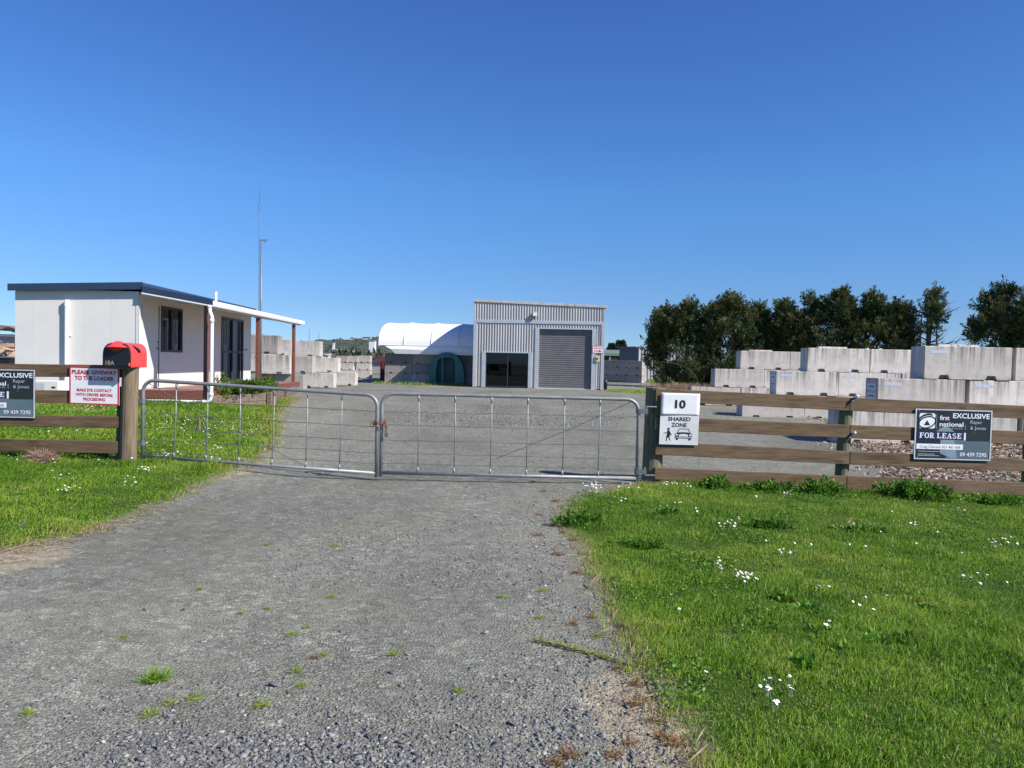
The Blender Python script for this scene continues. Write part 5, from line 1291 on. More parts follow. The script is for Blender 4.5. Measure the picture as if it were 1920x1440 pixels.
def lease_sign(label, s):
    t = thing('lease_sign', label, 'sign', s.p(.5, 0), 'property lease signs')
    m = MB(); s.rect(m, 0, 0, 1, 1, -.010, .010); m.build('panel', M['lease_dark'], t, bevel=.002)
    m = MB()
    for r in ((0, 0, 1, .022), (0, .978, 1, 1), (0, .022, .016, .978), (.984, .022, 1, .978)): s.rect(m, *r, .0003, .006)
    m.build('frame', M['alu'], t)
    m = MB(); s.poly(m, [(.42, .03), (.975, .03), (.975, .38), (.78, .56), (.62, .44), (.42, .40)], .0009); m.build('printed_field', M['lease_blue'], t)  # slate blue area across the lower right of the panel
    m = MB(); s.poly(m, [(.34, .12), (.46, .06), (.46, .40), (.34, .40)], .0013); s.poly(m, [(.28, .56), (.40, .68), (.52, .56)], .0013); s.poly(m, [(.46, .04), (.56, .04), (.52, .40), (.46, .40)], .0013); m.build('printed_shape', M['lease_mid'], t)
    m = MB(); s.rect(m, .66, .385, .968, .545, .0015); m.build('printed_bar', M['lease_bar'], t)
    m = MB(); s.rect(m, .045, .40, .64, .55, .0015); m.build('printed_strip', M['lease_strip'], t)
    m = MB(); s.rect(m, .03, .205, .635, .31, .0018); m.build('name_strip', M['print'], t)
    m = MB(); serif(m, s, 'FOR LEASE', .06, .425, .615, .53, .0030); s.rect(m, .642, .395, .665, .545, .0030)
    m.text('first', s.h * .125, s.p(.32, .79, .0025), s.ux, s.uy, s.w * .125, .015); m.text('national', s.h * .125, s.p(.32, .665, .0025), s.ux, s.uy, s.w * .31, .015)
    m.text('EXCLUSIVE', s.h * .135, s.p(.49, .835, .0025), s.ux, s.uy, s.w * .48, .02); m.text('09 439 7295', s.h * .105, s.p(.60, .08, .0025), s.ux, s.uy, s.w * .345, .008)
    m.build('lettering', M['print'], t)
    m = MB(); m.text('Raper', s.h * .095, s.p(.72, .73, .0025), s.ux, s.uy, s.w * .155, 0); m.text('& Jones', s.h * .095, s.p(.72, .615, .0025), s.ux, s.uy, s.w * .205, 0)
    m.text('REAL ESTATE', s.h * .04, s.p(.32, .61, .0025), s.ux, s.uy, s.w * .30, 0)
    s.rect(m, .275, .60, .279, .90, .002); s.rect(m, .655, .60, .659, .70, .002)
    for k, w_ in ((.155, .31), (.10, .22), (.07, .28)):
        s.rect(m, .05, k, .05 + w_, k + .010, .002)
    m.build('small_lettering', M['print_grey'], t)
    m = MB(); m.text('Craig Clement 021 461 668', s.h * .072, s.p(.07, .228, .0035), s.ux, s.uy, s.w * .53, .004); m.build('name_lettering', M['lease_dark'], t)
    # emblem: white rounded square, dark tilted eye with a triangle
    ex, ey, ew, eh = .055, .615, .205, .30
    def E_(u, v): return (ex + u * ew, ey + v * eh)
    m = MB(); c_ = [(.08, 0), (.92, 0), (1, .08), (1, .92), (.92, 1), (.08, 1), (0, .92), (0, .08)]; s.poly(m, [E_(*q) for q in c_], .0025); m.build('emblem', M['print'], t)
    def ell(cx, cy, a, b_, rot, t0, t1, n=24): return [(cx + a * math.cos(q) * math.cos(rot) - b_ * math.sin(q) * math.sin(rot), cy + a * math.cos(q) * math.sin(rot) + b_ * math.sin(q) * math.cos(rot)) for q in np.linspace(t0, t1, n)]
    m = MB()
    def band(o_, i_):
        for k in range(len(o_) - 1): s.poly(m, [E_(*o_[k]), E_(*o_[k + 1]), E_(*i_[k + 1]), E_(*i_[k])], .0036)
    band(ell(.5, .40, .58, .40, .35, 0, 6.283, 40), ell(.5, .40, .50, .31, .35, 0, 6.283, 40))
    band(ell(.42, .62, .52, .33, .45, .3, 3.5, 26), ell(.44, .56, .48, .26, .40, .3, 3.5, 26))
    s.poly(m, [E_(.28, .20), E_(.70, .20), E_(.49, .54)], .0036); m.build('emblem_mark', M['lease_dark'], t)
    m = MB()
    for u, v in ((.05, .955), (.95, .955), (.05, .05), (.95, .05)):
        p_ = s.p(u, v, .001); m.tube([p_, p_ + s.n * .004], .007, 8)
    m.build('screw', M['galv'], t)
u0, z1 = rf(1719, 766, .02); u1, _ = rf(1863, 766, .02); _, z0 = rf(1713, 860.5, .02); _, zr = rf(1863, 768.5, .02)
dz = zr - z1; ux = (fd * (u1 - u0) + UZ * dz).normalized(); ux = (fd + UZ * (-.010)).normalized(); uy = (UZ + fd * .004).normalized()
s_ = Sign(rp(u0 - .02, .02, z0), ux, uy, -fnn, u1 - u0, z1 - z0)
lease_sign('dark blue for lease sign screwed to the right fence before the concrete blocks', s_)
xr0, zt_ = lf(67.5, 694); _, zb2 = lf(67.5, 784)
sgL = Sign(Vector((xr0 - 1.06, lY - .02, zb2)), Vector((1, 0, .003)).normalized(), UZ, Vector((0, -1, 0)), 1.06, zt_ - zb2)
lease_sign('dark blue for lease sign on the left fence, cut by the view edge', sgL)
# give way sign
x0, z1 = lf(132, 686.5); x1, _ = lf(225.5, 688); _, z0 = lf(132, 757)
s = Sign(Vector((x0, lY - .022, z0)), Vector((1, 0, -.012)).normalized(), UZ, Vector((0, -1, 0)), x1 - x0, z1 - z0)
t = thing('giveway_sign', 'white sign with red border and red capitals under the red mailbox', 'sign', s.p(.5, 0))
m = MB(); s.rect(m, 0, 0, 1, 1, -.008, .008); m.build('panel', M['sign_white'], t, bevel=.002)
m = MB()
for r in ((0, 0, 1, .035), (0, .965, 1, 1), (0, .035, .028, .965), (.972, .035, 1, .965)): s.rect(m, *r, .0008, .002)
m.build('border', M['sign_red'], t)
m = MB()
for txt, v, w_, sz_ in (('PLEASE GIVEWAY', .805, .90, .145), ('TO THE LOADER', .65, .79, .145), ('MAKE EYE CONTACT', .345, .70, .105), ('WITH DRIVER BEFORE', .225, .74, .105), ('PROCEEDING', .105, .44, .105)):
    m.text(txt, s.h * sz_, s.p(.5, v, .002), s.ux, s.uy, s.w * w_, .045 if sz_ > .12 else .032, 'CENTER')
m.build('lettering', M['sign_red'], t)
# shared zone sign with its stuck-on speed sheet
u0, z1 = rf(1241, 736, .03); u1, _ = rf(1314, 737, .03); _, z0 = rf(1238, 833, .03)
s = Sign(rp(u0 - .02, .03, z0), (fd + UZ * -.012).normalized(), (UZ + fd * .02).normalized(), -fnn, u1 - u0, z1 - z0)
t = thing('shared_zone_sign', 'silvery shared zone sign with a walking figure and a car beside the gate', 'sign', s.p(.5, 0))
m = MB(); s.rect(m, 0, 0, 1, 1, -.006, .006); m.build('panel', M['sign_metal'], t, bevel=.002)
m = MB()      # loose upper sheet, its lower left corner lifting
gn = 12; vs = []; fs = []
for j in range(gn + 1):
    for i in range(gn + 1):
        u = .005 + .99 * i / gn; v = .575 + .42 * j / gn
        lift = .0025 + .013 * max(0, 1 - math.hypot((u - .0) / .62, (v - .575) / .16)) ** 1.3
        vs.append(s.p(u, v, lift))
for j in range(gn):
    for i in range(gn): k = j * (gn + 1) + i; fs.append([k, k + 1, k + gn + 2, k + gn + 1])
m.add(vs, fs); sh_o = m.build('speed_sheet', M['sign_white'], t, smooth=True)
sol = sh_o.modifiers.new('thick', 'SOLIDIFY'); sol.thickness = .0015
m = MB(); m.text('10', s.h * .215, s.p(.50, .715, .0075), s.ux, s.uy, s.w * .27, .03, 'CENTER'); m.build('number', M['sign_black'], t)
m = MB(); m.text('SHARED', s.h * .105, s.p(.49, .462, .0015), s.ux, s.uy, s.w * .58, .03, 'CENTER'); m.text('ZONE', s.h * .105, s.p(.49, .348, .0015), s.ux, s.uy, s.w * .40, .03, 'CENTER'); m.build('lettering', M['sign_black'], t)
def T_(x, y): return (x / 1178 * 1.22 - .145, 1.055 - y / 1440 * 1.115)
m = MB()      # walking figure and car outline
def ellipse(cx, cy, rx, ry, n=18): return [T_(cx + rx * math.cos(a), cy + ry * math.sin(a)) for a in np.linspace(0, 6.283, n + 1)[:-1]]
s.poly(m, ellipse(357, 972, 30, 32), .0015)
for pl_ in ([(330, 1010), (385, 1010), (400, 1090), (398, 1165), (310, 1160), (335, 1080)], [(332, 1012), (318, 1062), (240, 1068), (236, 1082), (320, 1086), (345, 1040)], [(383, 1012), (440, 1120), (428, 1138), (372, 1050)], [(310, 1150), (345, 1160), (330, 1250), (335, 1268), (300, 1272), (312, 1245)], [(345, 1160), (380, 1160), (415, 1235), (418, 1258), (395, 1260), (398, 1240)]):
    s.poly(m, [T_(*q) for q in pl_], .0015)
def strip(pts, w):
    for (xa, ya), (xb, yb) in zip(pts[:-1], pts[1:]):
        L = math.hypot(xb - xa, yb - ya) + 1e-6; nx_, ny_ = -(yb - ya) / L * w, (xb - xa) / L * w
        s.poly(m, [T_(xa + nx_, ya + ny_), T_(xb + nx_, yb + ny_), T_(xb - nx_, yb - ny_), T_(xa - nx_, ya - ny_)], .0015 + .0001)
strip([(585, 1060), (622, 962), (850, 962), (895, 1060)], 8)
s.poly(m, [T_(*q) for q in [(525, 1165), (525, 1090), (560, 1062), (640, 1048), (735, 1042), (830, 1048), (910, 1062), (942, 1090), (942, 1165)]], .0013)
strip([(515, 1188), (945, 1196)], 9)
s.poly(m, ellipse(578, 1215, 30, 32), .0014); s.poly(m, ellipse(890, 1220, 30, 32), .0014)
m.build('pictogram', M['sign_black'], t)
m = MB(); s.poly(m, ellipse(568, 1110, 27, 27), .0022); s.poly(m, ellipse(903, 1116, 27, 27), .0022)
s.poly(m, [T_(*q) for q in [(618, 1152), (618, 1110), (660, 1092), (735, 1086), (810, 1092), (852, 1110), (852, 1152)]], .0022); m.build('pictogram_light', M['sign_metal'], t)

# ------------------------------------------------------------------ mailbox
mbY = 10.12; cx = lf(231, 680)[0]; zb0 = lf(224, 688.5)[1]; mw = .385; mh = .335; md = .42
mb = thing('mailbox', 'red and black plastic mailbox on the left gate post', 'mailbox', (cx, mbY, zb0))
yf = mbY - .15
def mprof(w, h, n=14): 
    r = w * .46; pts = [(-w / 2, 0)]
    for k in range(n + 1):
        th = math.pi - math.pi * k / n; pts.append((w / 2 * np.sign(math.cos(th)) * abs(math.cos(th)) ** .55, h - r + r * max(0.0, math.sin(th)) ** .8))
    return pts + [(w / 2, 0)]
m = MB(); pf = mprof(mw, mh); m.prism([(cx + x, yf + .03, zb0 + z) for x, z in pf], (0, md, 0)); m.build('shell', M['red'], mb, smooth=False, bevel=.006)
m = MB(); pf2 = mprof(mw * .965, mh * .95); m.prism([(cx + x, yf, zb0 + .004 + z) for x, z in pf2], (0, .03, 0)); m.build('front_plate', M['black'], mb, bevel=.01)
m = MB()       # peaked hood over the letter slot
hn = 14; up_, lo_, fr_ = [], [], []
for k in range(hn + 1):
    x = -mw * .40 + mw * .80 * k / hn; c = max(0.0, math.cos(math.pi * (k / hn - .5)))
    up_.append((cx + x, yf + .05, zb0 + mh * .80 + .085 * c ** .8)); fr_.append((cx + x * .98, yf - .085 * c ** .6 - .004, zb0 + mh * .80 + .004 * c)); lo_.append((cx + x * .85, yf - .002, zb0 + mh * .80 - .055 * c))
for a, b_ in ((up_, fr_), (fr_, lo_)):
    for k in range(hn): m.poly([a[k], a[k + 1], b_[k + 1], b_[k]])
m.build('hood', M['red'], mb, smooth=True)
m = MB()
for k in range(8):
    t0_ = k / 8; t1_ = (k + 1) / 8
    f = lambda t_: (mw / 2 - .02 - .045 * math.sin(t_ * math.pi * .5) ** 1.0, mh * .80 + .05 * t_)
m.add([], [])
pa_ = [(cx + mw * .5 + .003 - .055 * (k / 8) ** 2.2, yf + .10 + .15 * (1 - k / 8), zb0 + mh * .62 + mh * .27 * k / 8) for k in range(9)]
m.tube(pa_, [.006] + [.02] * 7 + [.006], 6); m.build('hand_slot', M['black'], mb, smooth=True)
m = MB(); m.tube([(cx + mw / 2 - .015, yf - .006, zb0 + .02), (cx + mw / 2 - .015, yf - .006, zb0 + .06)], .014, 8); m.box((cx + mw / 2 + .004, yf + .14, zb0 + .025), (.014, .05, .03)); m.box((cx + mw / 2 + .004, yf + .24, zb0 + .025), (.014, .05, .03)); m.build('latch', M['red'], mb, bevel=.004)
m = MB(); m.text('18A', .085, (cx - mw * .36, yf - .003, zb0 + .03), Vector((1, 0, 0)), UZ, .115, .0); m.build('numerals', M['silver'], mb)
MB().box((cx + .03, mbY + .06, zb0 - .012), (.20, .30, .022)).build('base_board', M['post_green'], mb)

# loose wire springing up behind the right fence
wp = [P(x, y, 10.7) for x, y in [(1312, 732), (1309, 717), (1305, 706), (1298, 697), (1290, 691), (1280, 686), (1268, 682), (1255, 679.5), (1243, 678.5), (1232, 679.5), (1224, 681.5)]]
g_ = gzf(wp[0].x, 10.7); tag(MB().tube([Vector((wp[0].x + .02, 10.7, g_))] + wp, .0022, 5).build('loose_wire', M['wire'], None, origin=(wp[0].x, 10.7, g_)), 'thin pale wire arching up behind the shared zone sign', 'wire')
# short stake in the lawn, and fallen leaves
sx, sy = xy(373, 806); g_ = gzf(sx, sy)
tag(MB().tube([(sx, sy, g_ - .05), (sx + .01, sy, g_ + .20)], [.035, .028], 7).build('stake', M['post'], None, origin=(sx, sy, g_)), 'short grey wooden stake standing in the lawn behind the left gate', 'stake')
for i, (px, py, L, lb) in enumerate(((36, 996, .14, 'upright dry leaf in the grass at the left edge'), (327, 895, .11, 'dry leaf in the grass below the left gate'), (1104, 1107, .14, 'dry leaf at the edge of the right lawn'), (1589, 987, .10, 'pinkish dry leaf in the grass before the middle fence post'))):
    x, y = xy(px, py); z = float(gzz(x, y)); m = MB(); d = Vector((.35, .2, .9 if i < 2 else .4)).normalized(); sd = Vector((.8, -.5, .1)).normalized()
    o_ = Vector((x, y, z + .01)); m.poly([o_, o_ + d * L * .5 + sd * L * .16 + Vector((0, -.01, 0)), o_ + d * L, o_ + d * L * .5 - sd * L * .16]); 
    nl = m.build('dry_leaf', M['timber'], None, origin=o_); so_l = nl.modifiers.new('t', 'SOLIDIFY'); so_l.thickness = .002; tag(nl, lb, 'leaf', 'fallen dry leaves')

# ------------------------------------------------------------------ grass, flowers, weeds, stones
def vnoise(x, y, cell, seed):
    rg = np.random.default_rng(seed); g_ = rg.uniform(-1, 1, (256, 256)); X = x / cell + 60; Y = y / cell + 60
    i, j = np.floor(X).astype(int), np.floor(Y).astype(int); u, v = sm(X - i), sm(Y - j); i %= 255; j %= 255
    return (g_[i, j] * (1 - u) + g_[i + 1, j] * u) * (1 - v) + (g_[i, j + 1] * (1 - u) + g_[i + 1, j + 1] * u) * v

def blades(name, poly, edge, dens, hgt, wid, seed, bbox=None, excl=None, dry_w=0.22, over=0.10, lush=None):
    rg = np.random.default_rng(seed)
    px = [p[0] for p in poly]; py = [p[1] for p in poly]
    x0, x1, y0, y1 = bbox or (min(px) - .2, max(px), min(py) - .2, max(py))
    xs_, ys_ = [], []
    for ya in np.arange(y0, y1, 1.0):
        d_ = dens(ya + .5); n = int((x1 - x0) * d_)
        xs_.append(rg.uniform(x0, x1, n)); ys_.append(rg.uniform(ya, min(ya + 1, y1), n))
    x = np.concatenate(xs_); y = np.concatenate(ys_)
    # keep what the camera can see, with a generous margin
    ok = (np.abs(x) < y * 0.80 + 0.8); x, y = x[ok], y[ok]
    de = dist_line(x, y, edge); ins = pip(x, y, poly)
    patchy = vnoise(x, y, 0.22, 5) * .6 + vnoise(x, y, 0.09, 6) * .5
    de = np.maximum(0, de + np.where(ins, 0.07 * vnoise(x, y, 0.25, 9), 0))
    p = np.where(ins, np.clip(0.45 + de / 0.16, 0, 1), np.where((de < over + .08 * patchy), 0.28 * np.exp(-de / 0.06), 0))
    p = p * (0.80 + 0.20 * patchy)
    ok = rg.uniform(0, 1, len(x)) < p
    if excl is not None: ok &= ~excl(x, y)
    x, y, de, ins, patchy = x[ok], y[ok], de[ok], ins[ok], patchy[ok]
    n = len(x); z = gzz(x, y) + 0.008
    low = vnoise(x, y, 1.1, 1) + .5 * vnoise(x, y, .5, 2); mid = vnoise(x, y, 0.28, 3) + .6 * vnoise(x, y, .13, 4)
    h = hgt * np.clip(0.76 + 0.34 * low + 0.52 * mid + 0.30 * patchy, 0.22, 2.4) * rg.uniform(0.55, 1.25, n) * np.clip(0.55 + de / 0.25, 0, 1)
    if lush is not None: h = h * lush(x, y)
    w = wid * rg.uniform(0.7, 1.3, n)
    a = rg.uniform(0, 2 * np.pi, n); la = rg.normal(0.5, 1.1, n)      # lean direction drifts with the breeze
    lean = np.abs(rg.normal(0.75, 0.40, n)) * h
    lx, ly = np.cos(la) * lean, np.sin(la) * lean
    sx, sy = np.cos(a) * w / 2, np.sin(a) * w / 2
    b0 = np.stack([x - sx, y - sy, z], 1); b1 = np.stack([x + sx, y + sy, z], 1)
    m0 = np.stack([x - sx * .8 + lx * .35, y - sy * .8 + ly * .35, z + h * .6], 1); m1 = np.stack([x + sx * .8 + lx * .35, y + sy * .8 + ly * .35, z + h * .6], 1)
    tp = np.stack([x + lx, y + ly, z + h * np.maximum(0.25, 1 - 0.28 * (lean / np.maximum(h, 1e-3)) ** 2)], 1)
    v = np.stack([b0, b1, m0, m1, tp], 1).reshape(-1, 3)
    k = np.arange(n)[:, None] * 5
    f = np.concatenate([k + np.array([[0, 1, 3]]), k + np.array([[0, 3, 2]]), k + np.array([[2, 3, 4]])], 0)
    t = 0.35 + 0.22 * vnoise(x, y, .9, 12) + 0.20 * vnoise(x, y, .3, 13) + 0.08 * patchy + 0.05 * mid + rg.normal(0, 0.12, n)
    t += 0.45 * np.exp(-de / dry_w) * rg.uniform(0.3, 1.2, n)
    t = np.where(rg.uniform(0, 1, n) < 0.035, 0.95, np.clip(t, 0, 0.9)); t = np.where((de < .12) & (rg.uniform(0, 1, n) < .25), 1.0, t)
    o = np_obj(name, v, f, M['grass'], dict(tint=np.repeat(np.clip(t, 0, 1), 5)))
    return tag(o, kind='stuff')
blades('grass', LAWN_R, EDGE_R, lambda y: 15000 if y < 4.5 else (9500 if y < 7 else 5600), 0.050, 0.0044, 1, bbox=(0.2, 8.4, 1.9, 10.5),
       lush=lambda x, y: 1 + 1.3 * np.exp(-((x - 3.4) ** 2 + (y - 4.3) ** 2) / 0.7) + 0.8 * np.exp(-((y - 9.9) / 0.25) ** 2))
blades('grass', LAWN_L, EDGE_L, lambda y: 5600, 0.056, 0.0062, 2, bbox=(-9.0, -3.2, 5.2, 10.2), lush=lambda x, y: 1 + 0.5 * np.exp(-((y - 10.0) / 0.2) ** 2))
def cab_excl(x, y):
    dx, dy = x - C0.x, y - C0.y
    return (dy * cS.y + dx * cS.x > -0.08) & (dx * nS.x + dy * nS.y < VW + 0.15) | pip(x, y, [(A0.x, A0.y), (A1.x, A1.y), (A2.x, A2.y), (A2.x - .6, A2.y), (A0.x - .4, A0.y)])
blades('grass', LAWN_Y, EDGE_Y, lambda y: 2600 if y < 14 else 1500, 0.070, 0.012, 3, bbox=(-13, -2.4, 10.2, 24), excl=cab_excl, dry_w=0.7, over=.35,
       lush=lambda x, y: 1 + 1.0 * np.exp(-((x - A0.x) ** 2 + (y - A0.y + .8) ** 2) / 2.0))
# rough strips further back
blades('grass', [(5.9, 42.5), (9.5, 42.5), (8.6, 47.5), (5.9, 47.5)], [(5.9, 42.5), (9.5, 42.5)], lambda y: 160, 0.10, 0.03, 4, dry_w=3.0, over=.2)
blades('grass', [(-9.2, 48.6), (-2.8, 48.3), (-2.8, 50.0), (-9.2, 49.9)], [(-9.2, 48.6), (-2.8, 48.3)], lambda y: 150, 0.20, 0.03, 5, dry_w=2.0, over=.2)
blades('grass', [(12.2, 66), (20, 64), (20, 77), (13.6, 76)], [(12.2, 66), (20, 64)], lambda y: 60, 0.25, 0.06, 6, dry_w=4.0, over=.2)

def flower_mesh(pts, sizes, rg):
    vs, fs, yv, yf_ = [], [], [], []
    for p, s in zip(pts, sizes):
        nrm = np.array([rg.normal(0.25, .3), rg.normal(-.25, .3), 1.0]); nrm /= np.linalg.norm(nrm)
        a = np.cross(nrm, [0.3, 1, 0]); a /= np.linalg.norm(a); b = np.cross(nrm, a)
        k = len(vs); vs.append(p); n = 10
        for i in range(n):
            r = s * (1.0 if i % 2 else 0.78); th = 2 * np.pi * i / n; vs.append(p + r * (np.cos(th) * a + np.sin(th) * b) + nrm * s * 0.12)
        fs += [[k, k + 1 + i, k + 1 + (i + 1) % n] for i in range(n)]
        # stalk
        k = len(vs); g_ = np.array([p[0], p[1], p[2] - .05]); w_ = s * .08
        vs += [g_ + a * w_, g_ - a * w_, p]; fs.append([k, k + 1, k + 2])
        k = len(yv)
        for i in range(6):
            th = 2 * np.pi * i / 6; yv.append(p + nrm * s * .14 + s * .28 * (np.cos(th) * a + np.sin(th) * b))
        yf_ += [[k, k + 1 + i, k + 2 + i] for i in range(4)]
    return np.array(vs), np.array(fs), np.array(yv), np.array(yf_)
M['flower_eye'] = mat('flower_centre', (0.62, 0.42, 0.03), 0.7, 0.1, 9)
rg = np.random.default_rng(77)
CL_ = [ # px, py, spread px, spread py, count
 (310, 862, 30, 8, 34), (400, 868, 22, 5, 16), (280, 888, 18, 4, 12), (345, 838, 50, 6, 12), (240, 912, 18, 7, 9), (135, 925, 20, 4, 10), (110, 903, 25, 9, 6), (60, 866, 50, 6, 8), (200, 866, 40, 5, 9),
 (330, 795, 50, 14, 70), (410, 800, 35, 12, 35), (300, 765, 30, 6, 24), (370, 815, 40, 12, 26), (460, 815, 25, 8, 14), (180, 770, 60, 6, 36), (130, 812, 70, 8, 16), (480, 790, 20, 10, 10), (404, 845, 10, 8, 18),
 (1110, 924, 18, 9, 26), (1175, 922, 25, 8, 12), (1250, 915, 12, 3, 10), (1285, 917, 12, 3, 9), (1160, 945, 24, 8, 6), (1265, 958, 22, 6, 7), (1300, 967, 10, 4, 5), (1370, 988, 20, 6, 8), (1360, 995, 30, 10, 5), (1475, 932, 14, 3, 12), (1420, 937, 5, 3, 4),
 (1395, 1092, 28, 10, 24), (1345, 1070, 8, 12, 8), (1470, 1045, 16, 6, 7), (1520, 1025, 5, 8, 3), (1540, 1115, 12, 6, 4), (1720, 992, 20, 5, 5), (1880, 1030, 35, 14, 18), (1840, 1100, 60, 16, 9), (1640, 1165, 5, 5, 1), (1550, 1190, 12, 5, 3), (1445, 1305, 18, 12, 9), (1478, 1305, 10, 9, 6), (1455, 1335, 10, 5, 4), (1273, 1166, 2, 2, 1), (1325, 1277, 2, 2, 1), (1600, 1150, 60, 30, 5), (1750, 960, 90, 15, 10), (1235, 965, 10, 3, 4), (1600, 1010, 180, 40, 16)]
pp_, ss_ = [], []
for px, py, sx, sy, n in CL_:
    for _ in range(n):
        x, y = xy(px + rg.normal(0, sx * .6), py + rg.normal(0, sy * .6)); pp_.append(np.array([x, y, float(gzz(x, y)) + rg.uniform(.045, .085)])); ss_.append(rg.uniform(.008, .0135) * (1.0 if y > 10 else 1))
v, f, yv, yf_ = flower_mesh(pp_, ss_, rg)
dz_ = np_obj('daisies', v, f, M['petal']); tag(dz_, kind='stuff')
ey_ = np_obj('flower_centres', yv, yf_, M['flower_eye'], parent=dz_); tag(ey_, kind='stuff')

def weeds(px, py, w, d, h, n, label, seed, mat_='weed', size=.05, cat='weeds', name='weed_clump', grp='leafy weed clumps in the grass', tl=(0, 1)):
    x, y = xy(px, py); z = float(gzz(x, y))
    return bush(name, label, cat, (x, y, z), (w, d, h), n, size, mat_, seed, grp, up=.5, stems=True, tl=tl)
weeds(1716, 938, .55, .26, .27, 2600, 'largest leafy weed clump against the bottom board below the for lease sign', 3)
weeds(1540, 928, .34, .20, .22, 1200, 'leafy weed clump against the bottom board under the middle fence post', 4)
weeds(1445, 922, .42, .2, .15, 1000, 'low leafy weed clump under the fence left of the middle post', 14)
weeds(1345, 916, .22, .16, .19, 600, 'upright leafy weeds under the fence just right of the shared zone sign', 5)
weeds(1868, 946, .5, .2, .13, 900, 'low broad leafy weeds under the fence at the right edge', 6)
weeds(1618, 1000, .3, .12, .05, 250, 'flat weed rosette in the grass before the for lease sign', 16)
weeds(1090, 985, .30, .24, .13, 1700, 'dark clover clump at the lawn edge beside the driveway', 7, size=.03, tl=(0, .6))
weeds(1195, 1030, .34, .16, .07, 1000, 'second clover clump further into the right lawn', 8, size=.03, tl=(0, .6))
weeds(1252, 967, .14, .08, .06, 200, 'small dark weed with daisies near the right gate post', 9, size=.05, tl=(0, .5))
weeds(1440, 990, .30, .12, .07, 400, 'loose weed patch in the lawn before the middle fence post', 10, size=.05, tl=(0, .6))
for i, (px, py, w_) in enumerate([(1478, 1128, .10), (1520, 1150, .13), (1562, 1195, .15), (1600, 1172, .12), (1636, 1205, .15), (1668, 1180, .12), (1700, 1208, .13), (1588, 1225, .10), (1792, 1195, .11), (1826, 1210, .12), (1506, 1255, .10), (1745, 1150, .10)]):
    weeds(px, py, w_, w_ * .8, .045, 110, 'small broad leafed plant with pale leaves among the grass of the right lawn', 60 + i, size=.044, tl=(.5, 1), grp='broad leafed plants in the right lawn', name='lawn_weed')
weeds(1305, 905, .12, .1, .1, 160, 'thin weeds at the foot of the shared zone sign', 13)
rg = np.random.default_rng(44); n = 90000; x = rg.uniform(.3, 8, n); y = rg.uniform(2.2, 10.2, n)
cl = vnoise(x, y, .75, 31) + .6 * vnoise(x, y, .3, 32); ok = pip(x, y, LAWN_R) & (cl > .42) & (np.abs(x) < y * .8 + .6) & (rg.uniform(0, 1, n) < np.clip((cl - .42) * 3, 0, 1)); x, y = x[ok], y[ok]; n = len(x)
pos = np.column_stack([x, y, gzz(x, y) + rg.uniform(.02, .065, n)])
v, f = leaf_quads(pos, np.stack([rg.normal(0, 1, n), rg.normal(0, 1, n), rg.normal(.15, .3, n)], 1), rg.uniform(.014, .030, n), rg.uniform(.010, .020, n), rg)
tag(np_obj('clover', v, f, M['weed'], dict(tint=np.repeat(rg.uniform(0, 1, n), 4))), kind='stuff')
# dry grass heap under the left fence
hx, hy = xy(78, 866); hz = float(gzz(hx, hy)); rg = np.random.default_rng(8); n = 1500
u = unit(rg, n); u[:, 2] = np.abs(u[:, 2]); pos = np.array([hx, hy, hz]) + u * np.array([.19, .13, .15]) * rg.uniform(.5, 1.05, (n, 1))
v, f = leaf_quads(pos, rg.standard_normal((n, 3)) * np.array([1, .7, .5]), rg.uniform(.06, .15, n), np.full(n, .007), rg)
hay = thing('dry_grass_heap', 'heap of dry pinkish grass under the left fence', 'dry grass', (hx, hy, hz)); np_obj('stalks', v, f, M['straw'], dict(tint=np.repeat(rg.uniform(0, 1, n), 4)), parent=hay)
# dead grass below the cypress row
rg = np.random.default_rng(18); n = 1100; q = P(1285, 725, 52)
pos = np.stack([q.x + rg.normal(0, 1.3, n), 52 + rg.normal(0, .5, n), np.zeros(n)], 1)
v, f = leaf_quads(pos, np.stack([rg.normal(0, .35, n), rg.normal(0, .35, n), np.ones(n)], 1), rg.uniform(.2, .6, n), np.full(n, .03), rg)
tag(np_obj('dry_grass', v, f, M['straw'], dict(tint=np.repeat(rg.uniform(0, .5, n), 4))), kind='stuff')
# straw along the lawn edges
rg = np.random.default_rng(19); pos = []; 
for edge, cnt, sp_ in ((EDGE_L, 520, .14), (EDGE_Y, 420, .3), (EDGE_R, 420, .14)):
    ed = np.array(edge); seg = rg.integers(0, len(ed) - 1, cnt); t_ = rg.uniform(0, 1, cnt)[:, None]; e_ = ed[seg] * (1 - t_) + ed[seg + 1] * t_ + rg.normal(0, sp_, (cnt, 2)); pos.append(e_)
pos = np.concatenate(pos); pos = np.column_stack([pos, gzz(pos[:, 0], pos[:, 1]) + rg.uniform(.006, .03, len(pos))]); n = len(pos)
v, f = leaf_quads(pos, np.stack([rg.normal(0, 1, n), rg.normal(0, 1, n), rg.normal(0, .10, n)], 1), rg.uniform(.03, .16, n), rg.uniform(.003, .007, n), rg)
tag(np_obj('straw', v, f, M['straw'], dict(tint=np.repeat(rg.uniform(0, 1, n), 4))), kind='stuff')

